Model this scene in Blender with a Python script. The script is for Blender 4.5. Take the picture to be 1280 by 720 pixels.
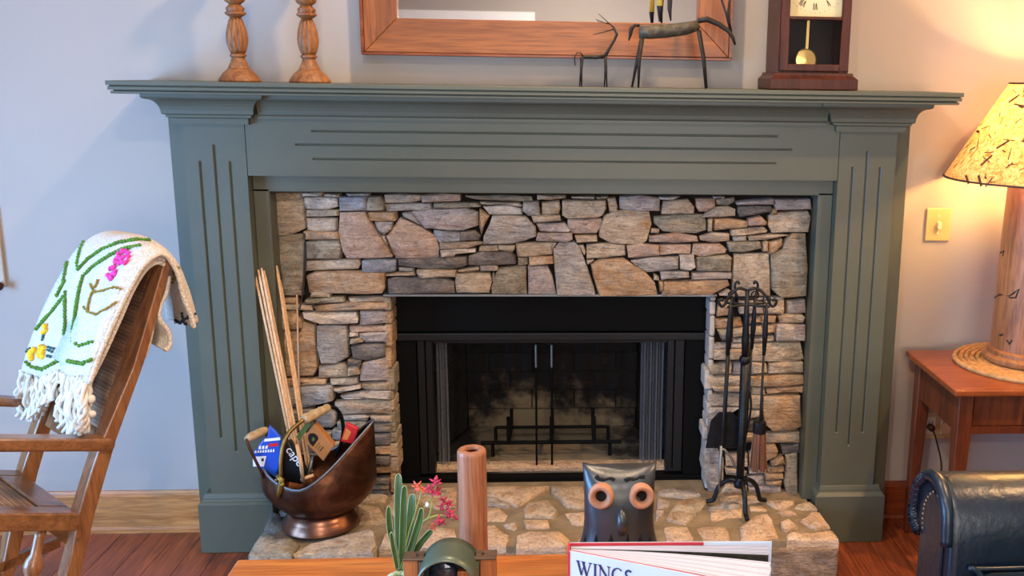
import bpy, bmesh, math, random
from mathutils import Vector, Matrix
from mathutils.bvhtree import BVHTree
random.seed(7)
for o in list(bpy.data.objects): bpy.data.objects.remove(o)
SC = bpy.context.scene
COL = SC.collection
V = Vector
PI = math.pi

# ------------------------------------------------------------------ camera
CAM = V((0.0568, -2.9983, 1.432)); YAW, PITCH, ROLL, FPX, PPX = 0.0698, 0.2114, 0.0155, 1234.35, 794.71
_fw = V((math.sin(YAW)*math.cos(PITCH), math.cos(YAW)*math.cos(PITCH), -math.sin(PITCH)))
_rt = V((math.cos(YAW), -math.sin(YAW), 0)); _up = _rt.cross(_fw)
RT = _rt*math.cos(ROLL) + _up*math.sin(ROLL); UP = -_rt*math.sin(ROLL) + _up*math.cos(ROLL); FW = _fw
cd = bpy.data.cameras.new('camera'); cam = bpy.data.objects.new('camera', cd); COL.objects.link(cam)
cam.matrix_world = Matrix(((RT.x, UP.x, -FW.x, CAM.x), (RT.y, UP.y, -FW.y, CAM.y), (RT.z, UP.z, -FW.z, CAM.z), (0, 0, 0, 1)))
cd.sensor_width = 36; cd.lens = 36*FPX/1280; cd.shift_x = (640-PPX)/1280; cd.clip_start = .02
SC.camera = cam
def ray(u, v): return FW + RT*((u-PPX)/FPX) + UP*((360-v)/FPX)
def Yp(u, v, y): d = ray(u, v); return CAM + d*((y-CAM.y)/d.y)      # a surveyed photo point at its real depth y
def Zp(u, v, z): d = ray(u, v); return CAM + d*((z-CAM.z)/d.z)      # ... at its real height z
def Xp(u, v, x): d = ray(u, v); return CAM + d*((x-CAM.x)/d.x)
def Pl(u, v, p0, n): d = ray(u, v); return CAM + d*((p0-CAM).dot(n)/d.dot(n))

# ------------------------------------------------------------------ world, lights, exposure
w = bpy.data.worlds.new('world'); SC.world = w; w.use_nodes = True
bg = w.node_tree.nodes['Background']; bg.inputs[0].default_value = (.55, .72, 1, 1); bg.inputs[1].default_value = .6
SC.view_settings.view_transform = 'Standard'; SC.view_settings.look = 'None'
SC.view_settings.gamma = 1; SC.view_settings.exposure = 0.6; SC.view_settings.use_curve_mapping = False
def lamp_data(name, kind, loc, energy, color, **k):
    l = bpy.data.lights.new(name, kind); l.energy = energy; l.color = color
    for a, b in k.items(): setattr(l, a, b)
    o = bpy.data.objects.new(name, l); COL.objects.link(o); o.location = loc
    return o
WX, WY0, WY1, WZ0, WZ1 = -2.6, -2.9, -.9, .18, 1.55       # big window in the left wall
o = lamp_data('window_daylight', 'AREA', (WX-.28, (WY0+WY1)/2, (WZ0+WZ1)/2), 165, (.21, .50, 1), shape='RECTANGLE', size=WZ1-WZ0, size_y=WY1-WY0)
o.rotation_euler = (0, -PI/2, 0)
RWX0, RWX1 = -.15, 1.8                                       # window in the rear wall
o = lamp_data('rear_daylight', 'AREA', ((RWX0+RWX1)/2, -6.78, 1.22), 88, (1, .95, .88), shape='RECTANGLE', size=RWX1-RWX0, size_y=1.25)
o.rotation_euler = (PI/2, 0, 0)
CEIL_LAMPS = [(.0, -.72, 17, (1, .72, .46)), (-.2, -2.6, 20, (1, .87, .72)), (1.75, -1.25, 30, (1, .60, .28)), (.2, -5.2, 40, (1, .86, .70))]   # recessed ceiling lights: x, y, watts, colour; last two unseen, added to brighten right and rear walls
for x, y, e, c in CEIL_LAMPS:
    lamp_data('ceiling_light_glow', 'AREA', (x, y, 2.575), e, c, shape='DISK', size=.09)

# ------------------------------------------------------------------ materials
def newmat(name):
    m = bpy.data.materials.new(name); m.use_nodes = True
    return m, m.node_tree, m.node_tree.nodes['Principled BSDF']
def hexc(h):
    h = h.lstrip('#'); r = [int(h[i:i+2], 16)/255 for i in (0, 2, 4)]
    return tuple(c/12.92 if c <= .04045 else ((c+.055)/1.055)**2.4 for c in r) + (1,)
def node(nt, t, **k):
    n = nt.nodes.new(t)
    for a, b in k.items(): setattr(n, a, b)
    return n
def ramp(nt, fac, stops):
    r = node(nt, 'ShaderNodeValToRGB'); e = r.color_ramp.elements
    while len(e) < len(stops): e.new(.5)
    for i, (p, c) in enumerate(stops): e[i].position = p; e[i].color = c
    nt.links.new(fac, r.inputs[0]); return r.outputs[0]
def coords(nt, scale=(1, 1, 1), rnd=True):
    t = node(nt, 'ShaderNodeTexCoord'); m = node(nt, 'ShaderNodeMapping'); m.inputs['Scale'].default_value = scale
    nt.links.new(t.outputs['Object'], m.inputs[0])
    if rnd:
        oi = node(nt, 'ShaderNodeObjectInfo'); mu = node(nt, 'ShaderNodeMath', operation='MULTIPLY'); mu.inputs[1].default_value = 57.0
        nt.links.new(oi.outputs['Random'], mu.inputs[0]); nt.links.new(mu.outputs[0], m.inputs['Location'])
    return m.outputs[0]
def noise(nt, vec, scale, detail=3, rough=.55, dist=0):
    n = node(nt, 'ShaderNodeTexNoise'); n.inputs['Scale'].default_value = scale; n.inputs['Detail'].default_value = detail
    n.inputs['Roughness'].default_value = rough; n.inputs['Distortion'].default_value = dist
    nt.links.new(vec, n.inputs['Vector']); return n.outputs[0]
def bump(nt, b, h, strength=.3, dist=.01):
    n = node(nt, 'ShaderNodeBump'); n.inputs['Strength'].default_value = strength; n.inputs['Distance'].default_value = dist
    nt.links.new(h, n.inputs['Height']); nt.links.new(n.outputs[0], b.inputs['Normal'])
def mixc(nt, a, b, f, mode='MIX'):
    n = node(nt, 'ShaderNodeMix', data_type='RGBA', blend_type=mode)
    for s, x in ((6, a), (7, b)):
        if isinstance(x, tuple): n.inputs[s].default_value = x
        else: nt.links.new(x, n.inputs[s])
    if isinstance(f, float): n.inputs[0].default_value = f
    else: nt.links.new(f, n.inputs[0])
    return n.outputs[2]
def plain(name, c, rough=.5, metal=0, spec=.5, var=.12, vscale=14, bmp=0, bscale=120, coat=0):
    m, nt, b = newmat(name); c = hexc(c)
    b.inputs['Roughness'].default_value = rough; b.inputs['Metallic'].default_value = metal
    b.inputs['Specular IOR Level'].default_value = spec; b.inputs['Coat Weight'].default_value = coat
    v = coords(nt); lo = tuple(x*(1-var) for x in c[:3])+(1,); hi = tuple(min(1, x*(1+var)) for x in c[:3])+(1,)
    nt.links.new(ramp(nt, noise(nt, v, vscale), [(.3, lo), (.7, hi)]), b.inputs['Base Color'])
    if bmp: bump(nt, b, noise(nt, v, bscale, 4), bmp, .004)
    return m
def wood(name, c1, c2, axis=0, rough=.42, scale=9, stretch=.07, contrast=(.3, .7), coat=.0, spec=.5):
    m, nt, b = newmat(name); s = [1, 1, 1]; s[axis] = stretch
    v = coords(nt, tuple(s)); n1 = noise(nt, v, scale*3, 5, .6, 1.5)
    base = ramp(nt, n1, [(contrast[0], hexc(c1)), (contrast[1], hexc(c2))])
    n2 = noise(nt, v, scale*26, 2, .5)
    dk = ramp(nt, n2, [(.35, (.72, .68, .66, 1)), (.55, (1, 1, 1, 1))])
    nt.links.new(mixc(nt, base, dk, 1.0, 'MULTIPLY'), b.inputs['Base Color'])
    b.inputs['Roughness'].default_value = rough; b.inputs['Coat Weight'].default_value = coat; b.inputs['Coat Roughness'].default_value = .2
    b.inputs['Specular IOR Level'].default_value = spec
    bump(nt, b, n2, .12, .003); return m
def stonem(name, c1, c2, c3, stain='8a5a30', amount=.58, warm='bba288', cool='8c857e'):
    m, nt, b = newmat(name); v = coords(nt, (1, 1, 2.0)); n1 = noise(nt, v, 15, 6, .66, .8)
    base = ramp(nt, n1, [(.30, hexc(c1)), (.5, hexc(c2)), (.68, hexc(c3))])
    v2 = coords(nt, (1.3, 1.3, 1.6)); n4 = noise(nt, v2, 11, 3, .6, .5)          # minerals: warmer and cooler patches
    base = mixc(nt, base, hexc(warm), ramp(nt, n4, [(.52, (0, 0, 0, 1)), (.66, (.55, .55, .55, 1))])); base = mixc(nt, base, hexc(cool), ramp(nt, n4, [(.34, (.55, .55, .55, 1)), (.47, (0, 0, 0, 1))]))
    n3 = noise(nt, v, 9, 4, .6, .4); st = ramp(nt, n3, [(amount, (0, 0, 0, 1)), (amount+.14, (.65, .65, .65, 1))])
    base = mixc(nt, base, hexc(stain), st)
    vs = coords(nt, (.6, .6, 3.2)); n5 = noise(nt, vs, 34, 5, .7, 1.2); ly = ramp(nt, n5, [(.36, (.52, .50, .49, 1)), (.46, (1, 1, 1, 1)), (.62, (1, 1, 1, 1)), (.72, (1.18, 1.17, 1.15, 1))])   # bedding layers
    base = mixc(nt, base, ly, .8, 'MULTIPLY')
    n2 = noise(nt, v, 130, 3, .6); dk = ramp(nt, n2, [(.32, (.66, .64, .63, 1)), (.5, (1, 1, 1, 1)), (.7, (1.1, 1.09, 1.07, 1))])
    nt.links.new(mixc(nt, base, dk, 1.0, 'MULTIPLY'), b.inputs['Base Color'])
    b.inputs['Roughness'].default_value = .85; b.inputs['Specular IOR Level'].default_value = .25
    ad = node(nt, 'ShaderNodeMath', operation='ADD'); nt.links.new(n1, ad.inputs[0]); nt.links.new(n5, ad.inputs[1])
    bump(nt, b, ad.outputs[0], .9, .009); return m

M = {}
M['wall'] = plain('wall_paint', 'ada49b', .85, spec=.2, var=.012, vscale=2)
M['ceil'] = plain('ceiling_paint', 'e6e2da', .9, var=.01)
M['white'] = plain('white_paint', 'e8e8e4', .5, var=.02)
M['green'] = plain('mantel_paint', '535546', .42, spec=.45, var=.05, vscale=6, bmp=.05, bscale=60)
M['pine'] = wood('pine_baseboard', 'a0602a', 'd29252', 0, .4)
M['cherrybase'] = wood('dark_baseboard', '6e2d12', '9a4a1e', 0, .35)
M['floor'] = wood('oak_floor', '5e2512', 'a2522a', 1, .36, 14, .06, coat=.25)
M['seam'] = plain('floor_seam', '2a140c', .8)
SM = {
 'g': stonem('stone_grey', '8a8279', 'a89f94', 'c2b8ab', '9a7c5c'),
 't': stonem('stone_tan', 'a08a70', 'bda88c', 'd6c4aa', 'a8763f'),
 'o': stonem('stone_ochre', '9f7a50', 'bc9872', 'd2b492', '96632f', .56),
 'p': stonem('stone_mauve', '948680', 'b0a29a', 'c6bab0', 'a88468'),
 'd': stonem('stone_dark', '554f4b', '766e67', '958c82', '7a5638', warm='8f7a62', cool='5c5854'),
 'l': stonem('stone_light', 'b8a692', 'd0bfab', 'e0d4c3', 'b0865a', .62),
 'r': stonem('stone_rust', 'a0826e', 'ba9c86', 'cdb4a0', '96684a'),
 'k': stonem('stone_olive', '7c725f', '9c917b', 'b6ac96', '96682f', cool='6e6a60'),
 'b': stonem('stone_bluegrey', '75777c', '94979c', 'b4b6ba', '8a7458', warm='a09080'),
 'H': stonem('hearth_stone', 'b0937a', 'caad8f', 'dac3a6', 'a88452', .6, warm='cda884', cool='a8957f'),
}
M['mortar'] = plain('dark_joint', '241f1b', .95, spec=.1, var=.3, bmp=.5)
M['grout'] = plain('hearth_grout', '84745c', .9, spec=.2, var=.25, vscale=20, bmp=.6, bscale=70)
M['hblock'] = stonem('hearth_block', '77624f', '917a64', 'a8917a', '7a5a3c')
M['black'] = plain('black_metal', '040506', .65, 0, spec=.12, var=.1)
M['blacks'] = plain('black_satin', '0a0d11', .5, .0, spec=.3, var=.1)
M['iron'] = plain('wrought_iron', '1b2026', .42, .6, var=.3, vscale=40, bmp=.25, bscale=150)
M['steel'] = plain('dull_steel', '7f8488', .45, .8, var=.15)
M['brass'] = plain('aged_brass', '8f7440', .38, .9, var=.3, vscale=40)
M['handlew'] = plain('turned_ash', 'b39a74', .55, var=.3, vscale=60)

# ------------------------------------------------------------------ geometry helpers: (verts, faces)
def gbox(x0, x1, y0, y1, z0, z1):
    v = [V((x, y, z)) for x in (x0, x1) for y in (y0, y1) for z in (z0, z1)]
    return v, [(0, 1, 3, 2), (4, 6, 7, 5), (0, 4, 5, 1), (2, 3, 7, 6), (0, 2, 6, 4), (1, 5, 7, 3)]
def join(*gs):
    vs, fs = [], []
    for v, f in gs:
        k = len(vs); vs += v; fs += [tuple(i+k for i in q) for q in f]
    return vs, fs
def gprism(pts, off):
    n = len(pts); off = V(off); a = [V(p) for p in pts]; b = [p+off for p in a]
    return a+b, [tuple(range(n-1, -1, -1)), tuple(range(n, 2*n))] + [(i, (i+1) % n, n+(i+1) % n, n+i) for i in range(n)]
def frame_of(t):
    t = t.normalized(); a = V((0, 0, 1)) if abs(t.z) < .9 else V((1, 0, 0))
    x = t.cross(a).normalized(); return x, x.cross(t).normalized()
def gtube(path, r, n=8, caps=True, flat=None):
    path = [V(p) for p in path]; m = len(path); vs, fs = [], []
    rr = r if isinstance(r, (list, tuple)) else [r]*m
    x = None
    for i, p in enumerate(path):
        t = (path[min(i+1, m-1)]-path[max(i-1, 0)])
        t = t.normalized() if t.length > 1e-9 else V((0, 0, 1))
        if x is None: x, y = frame_of(t)
        else:
            x = (x - t*x.dot(t)); x = x.normalized() if x.length > 1e-6 else frame_of(t)[0]; y = x.cross(t).normalized()
        for k in range(n):
            a = 2*PI*k/n; vs.append(p + x*(math.cos(a)*rr[i]) + y*(math.sin(a)*rr[i]*(flat or 1)))
    for i in range(m-1):
        for k in range(n): fs.append((i*n+k, i*n+(k+1) % n, (i+1)*n+(k+1) % n, (i+1)*n+k))
    if caps: fs += [tuple(range(n-1, -1, -1)), tuple(range((m-1)*n, m*n))]
    return vs, fs
def glathe(prof, c, n=24, mod=None, cap=True):
    c = V(c); vs, fs = [], []
    for j, (r, z) in enumerate(prof):
        for k in range(n):
            a = 2*PI*k/n; q = r*(mod(a, z) if mod else 1); vs.append(c + V((math.cos(a)*q, math.sin(a)*q, z)))
    m = len(prof)
    for j in range(m-1):
        for k in range(n): fs.append((j*n+k, j*n+(k+1) % n, (j+1)*n+(k+1) % n, (j+1)*n+k))
    if cap: fs += [tuple(range(n-1, -1, -1)), tuple(range((m-1)*n, m*n))]
    return vs, fs
def gball(c, r, nu=8, nv=6, s=(1, 1, 1)):
    c = V(c); vs = [c+V((0, 0, -r*s[2]))]; fs = []
    for j in range(1, nv):
        b = -PI/2 + PI*j/nv
        for k in range(nu):
            a = 2*PI*k/nu; vs.append(c + V((math.cos(a)*math.cos(b)*r*s[0], math.sin(a)*math.cos(b)*r*s[1], math.sin(b)*r*s[2])))
    vs.append(c+V((0, 0, r*s[2]))); L = len(vs)-1
    for k in range(nu):
        fs.append((0, 1+(k+1) % nu, 1+k)); fs.append((L, L-nu+k, L-nu+(k+1) % nu))
    for j in range(nv-2):
        for k in range(nu):
            a = 1+j*nu+k; b = 1+j*nu+(k+1) % nu; fs.append((a, b, b+nu, a+nu))
    return vs, fs
def ggrid(P):
    m, n = len(P), len(P[0]); vs = [p for r in P for p in r]
    return vs, [(i*n+j, i*n+j+1, (i+1)*n+j+1, (i+1)*n+j) for i in range(m-1) for j in range(n-1)]
def gslot(x0, x1, z0, z1, yf, yb, slots, dep=.006):
    xs = sorted({x0, x1, *[s[0] for s in slots], *[s[1] for s in slots]}); zs = sorted({z0, z1, *[s[2] for s in slots], *[s[3] for s in slots]})
    ins = lambda i, j: any(s[0]-1e-6 <= (xs[i]+xs[i+1])/2 <= s[1] and s[2] <= (zs[j]+zs[j+1])/2 <= s[3] for s in slots) if 0 <= i < len(xs)-1 and 0 <= j < len(zs)-1 else False
    gs = []
    for i in range(len(xs)-1):
        for j in range(len(zs)-1):
            y = yf+dep if ins(i, j) else yf
            gs.append(([V((xs[i], y, zs[j])), V((xs[i+1], y, zs[j])), V((xs[i+1], y, zs[j+1])), V((xs[i], y, zs[j+1]))], [(0, 1, 2, 3)]))
            if ins(i, j):
                for (a, b, c, d, ni, nj) in ((i, j, i, j+1, i-1, j), (i+1, j, i+1, j+1, i+1, j), (i, j, i+1, j, i, j-1), (i, j+1, i+1, j+1, i, j+1)):
                    if not ins(ni, nj):
                        gs.append(([V((xs[a], yf, zs[b])), V((xs[c], yf, zs[d])), V((xs[c], y, zs[d])), V((xs[a], y, zs[b]))], [(0, 1, 2, 3)]))
    v, f = gbox(x0, x1, yf, yb, z0, z1); gs.append((v, [q for q in f if q != (0, 4, 5, 1)]))
    return join(*gs)
def gsweep(rect, prof):
    # moulding round three sides (left, front, right) of a plan rectangle x0..x1, front y; prof = [(out, z)]
    x0, x1, yf, yb = rect; P = []
    for out, z in prof: P.append([V((x0-out, yb, z)), V((x0-out, yf-out, z)), V((x1+out, yf-out, z)), V((x1+out, yb, z))])
    v, f = ggrid(P); m = len(prof)
    f += [(0, 1, 2, 3), tuple((m-1)*4+k for k in (3, 2, 1, 0))]
    return v, f

# ------------------------------------------------------------------ object helpers
def obj(name, g, mat, parent=None, smooth=False, bevel=0, seg=2, sub=0, solid=0, label=None, cat=None, group=None, kind=None, angle=None):
    vs, fs = g
    lo = V([min(v[i] for v in vs) for i in range(3)]); hi = V([max(v[i] for v in vs) for i in range(3)])
    org = V(((lo.x+hi.x)/2, (lo.y+hi.y)/2, lo.z))
    me = bpy.data.meshes.new(name); me.from_pydata([v-org for v in vs], [], fs)
    bm = bmesh.new(); bm.from_mesh(me); bmesh.ops.remove_doubles(bm, verts=bm.verts, dist=1e-6) if bevel or sub or smooth else None
    bmesh.ops.recalc_face_normals(bm, faces=bm.faces); bm.to_mesh(me); bm.free()
    me.materials.append(M[mat] if isinstance(mat, str) else mat)
    if smooth:
        for p in me.polygons: p.use_smooth = True
        if angle: me.set_sharp_from_angle(angle=math.radians(angle))
    o = bpy.data.objects.new(name, me); COL.objects.link(o)
    if parent is not None:
        o.parent = parent; pm = parent; base = V(org)
        while pm is not None: base -= pm.location; pm = pm.parent
        o.location = base
    else: o.location = org
    if bevel:
        b = o.modifiers.new('bevel', 'BEVEL'); b.width = bevel; b.segments = seg; b.limit_method = 'ANGLE'; b.angle_limit = math.radians(40)
        b.harden_normals = False
    if solid:
        s = o.modifiers.new('solid', 'SOLIDIFY'); s.thickness = solid; s.offset = 0
    if sub:
        s = o.modifiers.new('sub', 'SUBSURF'); s.levels = sub; s.render_levels = sub
    tag(o, label, cat, group, kind); return o
def tag(o, label=None, cat=None, group=None, kind=None):
    for k, v in (('label', label), ('category', cat), ('group', group), ('kind', kind)):
        if v: o[k] = v
    return o
def thing(name, loc, label, cat, group=None):
    o = bpy.data.objects.new(name, None); COL.objects.link(o); o.location = loc; o.empty_display_size = .05
    return tag(o, label, cat, group)
def text_mesh(s, size, origin, ex, ey, depth=.0006, name='lettering', mat='white', parent=None, align='LEFT'):
    cu = bpy.data.curves.new(name, 'FONT'); cu.body = s; cu.size = size; cu.extrude = depth; cu.align_x = align
    t = bpy.data.objects.new('tmp_text', cu); COL.objects.link(t); bpy.context.view_layer.update()
    me = bpy.data.meshes.new_from_object(t); bpy.data.objects.remove(t)
    ex = V(ex).normalized(); ey = V(ey); ey = (ey-ex*ey.dot(ex)).normalized(); ez = ex.cross(ey); origin = V(origin)
    vs = [origin + ex*v.co.x + ey*v.co.y + ez*v.co.z for v in me.vertices]; fs = [tuple(p.vertices) for p in me.polygons]
    return obj(name, (vs, fs), mat, parent)

# ------------------------------------------------------------------ the room
XL, XR, YB, ZC = -2.6, 2.6, -6.5, 2.6
def struct(name, g, mat, parent=None, **k):
    o = obj(name, g, mat, parent, **k)
    if parent is None: o['kind'] = 'structure'
    return o
fl = struct('floor', gbox(XL, XR, YB, .02, -.06, -.006), 'seam')
nx = 62; pw = (XR-XL)/nx
for i in range(nx):
    y = .015; first = True
    while y > YB+.01:
        L = random.uniform(.6, 2.0) if first else random.uniform(1.6, 2.6); first = False
        y0 = max(YB, y-L)
        if y0-YB < .5: y0 = YB
        obj('plank', gbox(XL+i*pw+.0009, XL+(i+1)*pw-.0009, y0+.0008, y-.0008, -.012, 0), 'floor', fl); y = y0
struct('ceiling', gbox(XL-.1, XR+.1, YB-.1, .1, ZC, ZC+.08), 'ceil')
for x, y, e_, c_ in CEIL_LAMPS:
    cl = thing('recessed_light', (x, y, ZC), 'round recessed ceiling light over ' + ('the mantel' if y > -1 else 'the middle of the room at left' if x < 0 else 'the armchair side of the room, unseen, added to warm the right wall' if x > 1 else 'the rear of the room, unseen, added to brighten the rear wall'), 'ceiling light', 'recessed ceiling lights')
    obj('trim_ring', glathe([(.062, -.008), (.085, -.006), (.088, 0), (.062, 0)], (x, y, ZC-.0005), 28, cap=False), 'white', cl, smooth=True)
struct('wall_back', join(gbox(XL-.1, -.53, 0, .12, 0, ZC), gbox(.53, XR+.1, 0, .12, 0, ZC), gbox(-.53, .53, 0, .12, .80, ZC)), 'wall')
struct('wall_left', join(gbox(XL-.12, XL, YB, WY0, 0, ZC), gbox(XL-.12, XL, WY1, 0, 0, ZC), gbox(XL-.12, XL, WY0, WY1, 0, WZ0), gbox(XL-.12, XL, WY0, WY1, WZ1, ZC)), 'wall')
struct('wall_right', gbox(XR, XR+.12, YB, 0, 0, ZC), 'wall')
DX0, DX1, DZ = -1.42, -.34, 1.90
struct('wall_rear', join(gbox(XL-.1, DX0, YB-.12, YB, 0, ZC), gbox(DX1, RWX0, YB-.12, YB, 0, ZC), gbox(DX0, DX1, YB-.12, YB, DZ, ZC), gbox(RWX1, XR+.1, YB-.12, YB, 0, ZC), gbox(RWX0, RWX1, YB-.12, YB, 0, .6), gbox(RWX0, RWX1, YB-.12, YB, 1.85, ZC)), 'wall')
m, nt, b = newmat('window_glass'); nt.nodes.remove(b)
tr = node(nt, 'ShaderNodeBsdfTransparent'); gl = node(nt, 'ShaderNodeBsdfGlossy'); gl.inputs['Roughness'].default_value = .02
mx = node(nt, 'ShaderNodeMixShader'); mx.inputs[0].default_value = .03
nt.links.new(tr.outputs[0], mx.inputs[1]); nt.links.new(gl.outputs[0], mx.inputs[2]); nt.links.new(mx.outputs[0], nt.nodes['Material Output'].inputs[0]); M['glass'] = m
def window(name, plane, a0, a1, z0, z1, c):
    # plane 'x': lies in x = c, spans y; plane 'y': lies in y = c, spans x
    bx = (lambda p0, p1, q0, q1, d: gbox(c-d, c+d, p0, p1, q0, q1)) if plane == 'x' else (lambda p0, p1, q0, q1, d: gbox(p0, p1, c-d, c+d, q0, q1))
    t = .06; W = struct(name, join(bx(a0, a0+t, z0, z1, .05), bx(a1-t, a1, z0, z1, .05), bx(a0+t, a1-t, z0, z0+t, .05), bx(a0+t, a1-t, z1-t, z1, .05)), 'white')
    n = 2; wd = (a1-a0-2*t)/n
    for i in range(n):
        for j in range(2):
            h = (z1-z0-2*t)/2
            obj('pane', bx(a0+t+i*wd, a0+t+(i+1)*wd, z0+t+j*h, z0+t+(j+1)*h, .003), 'glass', W)
    obj('glazing_bar', bx((a0+a1)/2-.015, (a0+a1)/2+.015, z0+t, z1-t, .02), 'white', W)
    obj('glazing_bar', bx(a0+t, a1-t, (z0+z1)/2-.015, (z0+z1)/2+.015, .018), 'white', W)
window('window_1', 'x', WY0, WY1, WZ0, WZ1, XL-.06)
window('window_2', 'y', RWX0, RWX1, .6, 1.85, YB-.06)
D = struct('door_1', gbox(DX0, DX1, YB-.08, YB-.04, .005, DZ), 'white')
for x0, x1 in ((DX0+.12, (DX0+DX1)/2-.05), ((DX0+DX1)/2+.05, DX1-.12)):
    for z0, z1 in ((.2, .85), (1.0, 1.75)): obj('door_panel', gbox(x0, x1, YB-.045, YB-.03, z0, z1), 'white', D, bevel=.01)
obj('door_knob', gball((DX1-.07, YB-.005, .95), .03), 'brass', D, smooth=True)
struct('trim_1', join(gbox(DX0-.09, DX0, YB, YB+.02, 0, DZ), gbox(DX1, DX1+.09, YB, YB+.02, 0, DZ), gbox(DX0-.09, DX1+.09, YB, YB+.02, DZ, DZ+.09)), 'white')
def baseboard(name, x0, x1, mat):
    prof = [(0, 0), (-.022, 0), (-.022, .012), (-.016, .02), (-.016, .12), (-.01, .128), (-.006, .136), (0, .136)]
    return struct(name, gprism([V((x0, y, z)) for y, z in prof], (x1-x0, 0, 0)), mat)
baseboard('baseboard_left', XL, -1.069, 'pine'); baseboard('baseboard_right', 1.069, XR, 'cherrybase')

# ------------------------------------------------------------------ mantel
mt = thing('fireplace_mantel', (0, -.08, 0), 'grey-green painted wooden mantel with fluted pilasters and a long moulded shelf', 'mantel')
GM = 'green'
sl = []
for (xo, yf, z0, z1) in ((1.149, -.283, 1.3885, 1.400), (1.143, -.277, 1.3855, 1.3885), (1.146, -.280, 1.3765, 1.3855), (1.136, -.270, 1.3735, 1.3765), (1.141, -.275, 1.3665, 1.3735)):
    sl.append(gbox(-xo, xo, yf, 0, z0, z1))
obj('shelf', join(*sl), GM, mt, bevel=.0012, seg=1)
cove = lambda o0, z0, o1, z1, n=6: [(o0+(o1-o0)*(1-math.cos(PI/2*k/n)), z0+(z1-z0)*math.sin(PI/2*k/n)) for k in range(n+1)]
PR = [(.0, 1.284), (.018, 1.284), (.018, 1.300), (.030, 1.303), (.030, 1.309), (.036, 1.311)] + cove(.038, 1.313, .066, 1.352) + [(.072, 1.354), (.075, 1.358), (.075, 1.3665)]
for s in (-1, 1):
    x0, x1 = (-1.014, -.845) if s < 0 else (.845, 1.014)
    obj('capital', gsweep((x0, x1, -.147, 0), PR), GM, mt)
    B = [(x0+.0845-.0015+d-.0025, x0+.0845-.0015+d+.0025, za, zb) for d, za, zb in ((-.041, .361, 1.180), (0, .3185, 1.226), (.041, .361, 1.180))]
    obj('pilaster', gslot(x0, x1, .155, 1.284, -.147, -.02, B), GM, mt, bevel=.002, seg=1)
    xa, xb = (-1.068, -1.0) if s < 0 else (1.0, 1.068)
    obj('side_board', gbox(xa, xb, -.10, 0, .0, 1.355), GM, mt, bevel=.002, seg=1)
    xa, xb = (-1.05, -.829) if s < 0 else (.829, 1.05)
    pl = [gbox(xa, xb, -.1655, 0, 0, .155)]
    pl.append(gsweep((xa+.018, xb-.018, -.1655+.018, 0), [(.018, .155), (.014, .160), (.006, .166), (.006, .172), (.001, .186)]))
    obj('plinth', join(*pl), GM, mt, bevel=.002, seg=1)
    xa, xb = (-.845, -.800) if s < 0 else (.800, .845)
    obj('inner_frame_board', gbox(xa, xb, -.105, -.0, .12, 1.1), GM, mt, bevel=.002, seg=1)
obj('inner_frame_board', gbox(-.845, .845, -.105, 0, 1.0915, 1.145), GM, mt, bevel=.002, seg=1)
FS = [(-.662, .662, 1.2655, 1.2695), (-.708, .706, 1.2275, 1.2315), (-.662, .660, 1.1875, 1.1915)]
obj('frieze', gslot(-.8435, .8435, 1.141, 1.36, -.1455, -.02, FS), GM, mt, bevel=.0015, seg=1)
PF = [(-.1455, 1.300), (-.160, 1.300), (-.160, 1.308), (-.166, 1.311)] + [(-.1455-o_, z) for o_, z in cove(.022, 1.314, .055, 1.352)] + [(-.205, 1.356), (-.205, 1.3665), (-.1455, 1.3665)]
obj('crown_moulding', gprism([V((-.80, y, z)) for y, z in PF], (1.60, 0, 0)), GM, mt)

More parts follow.
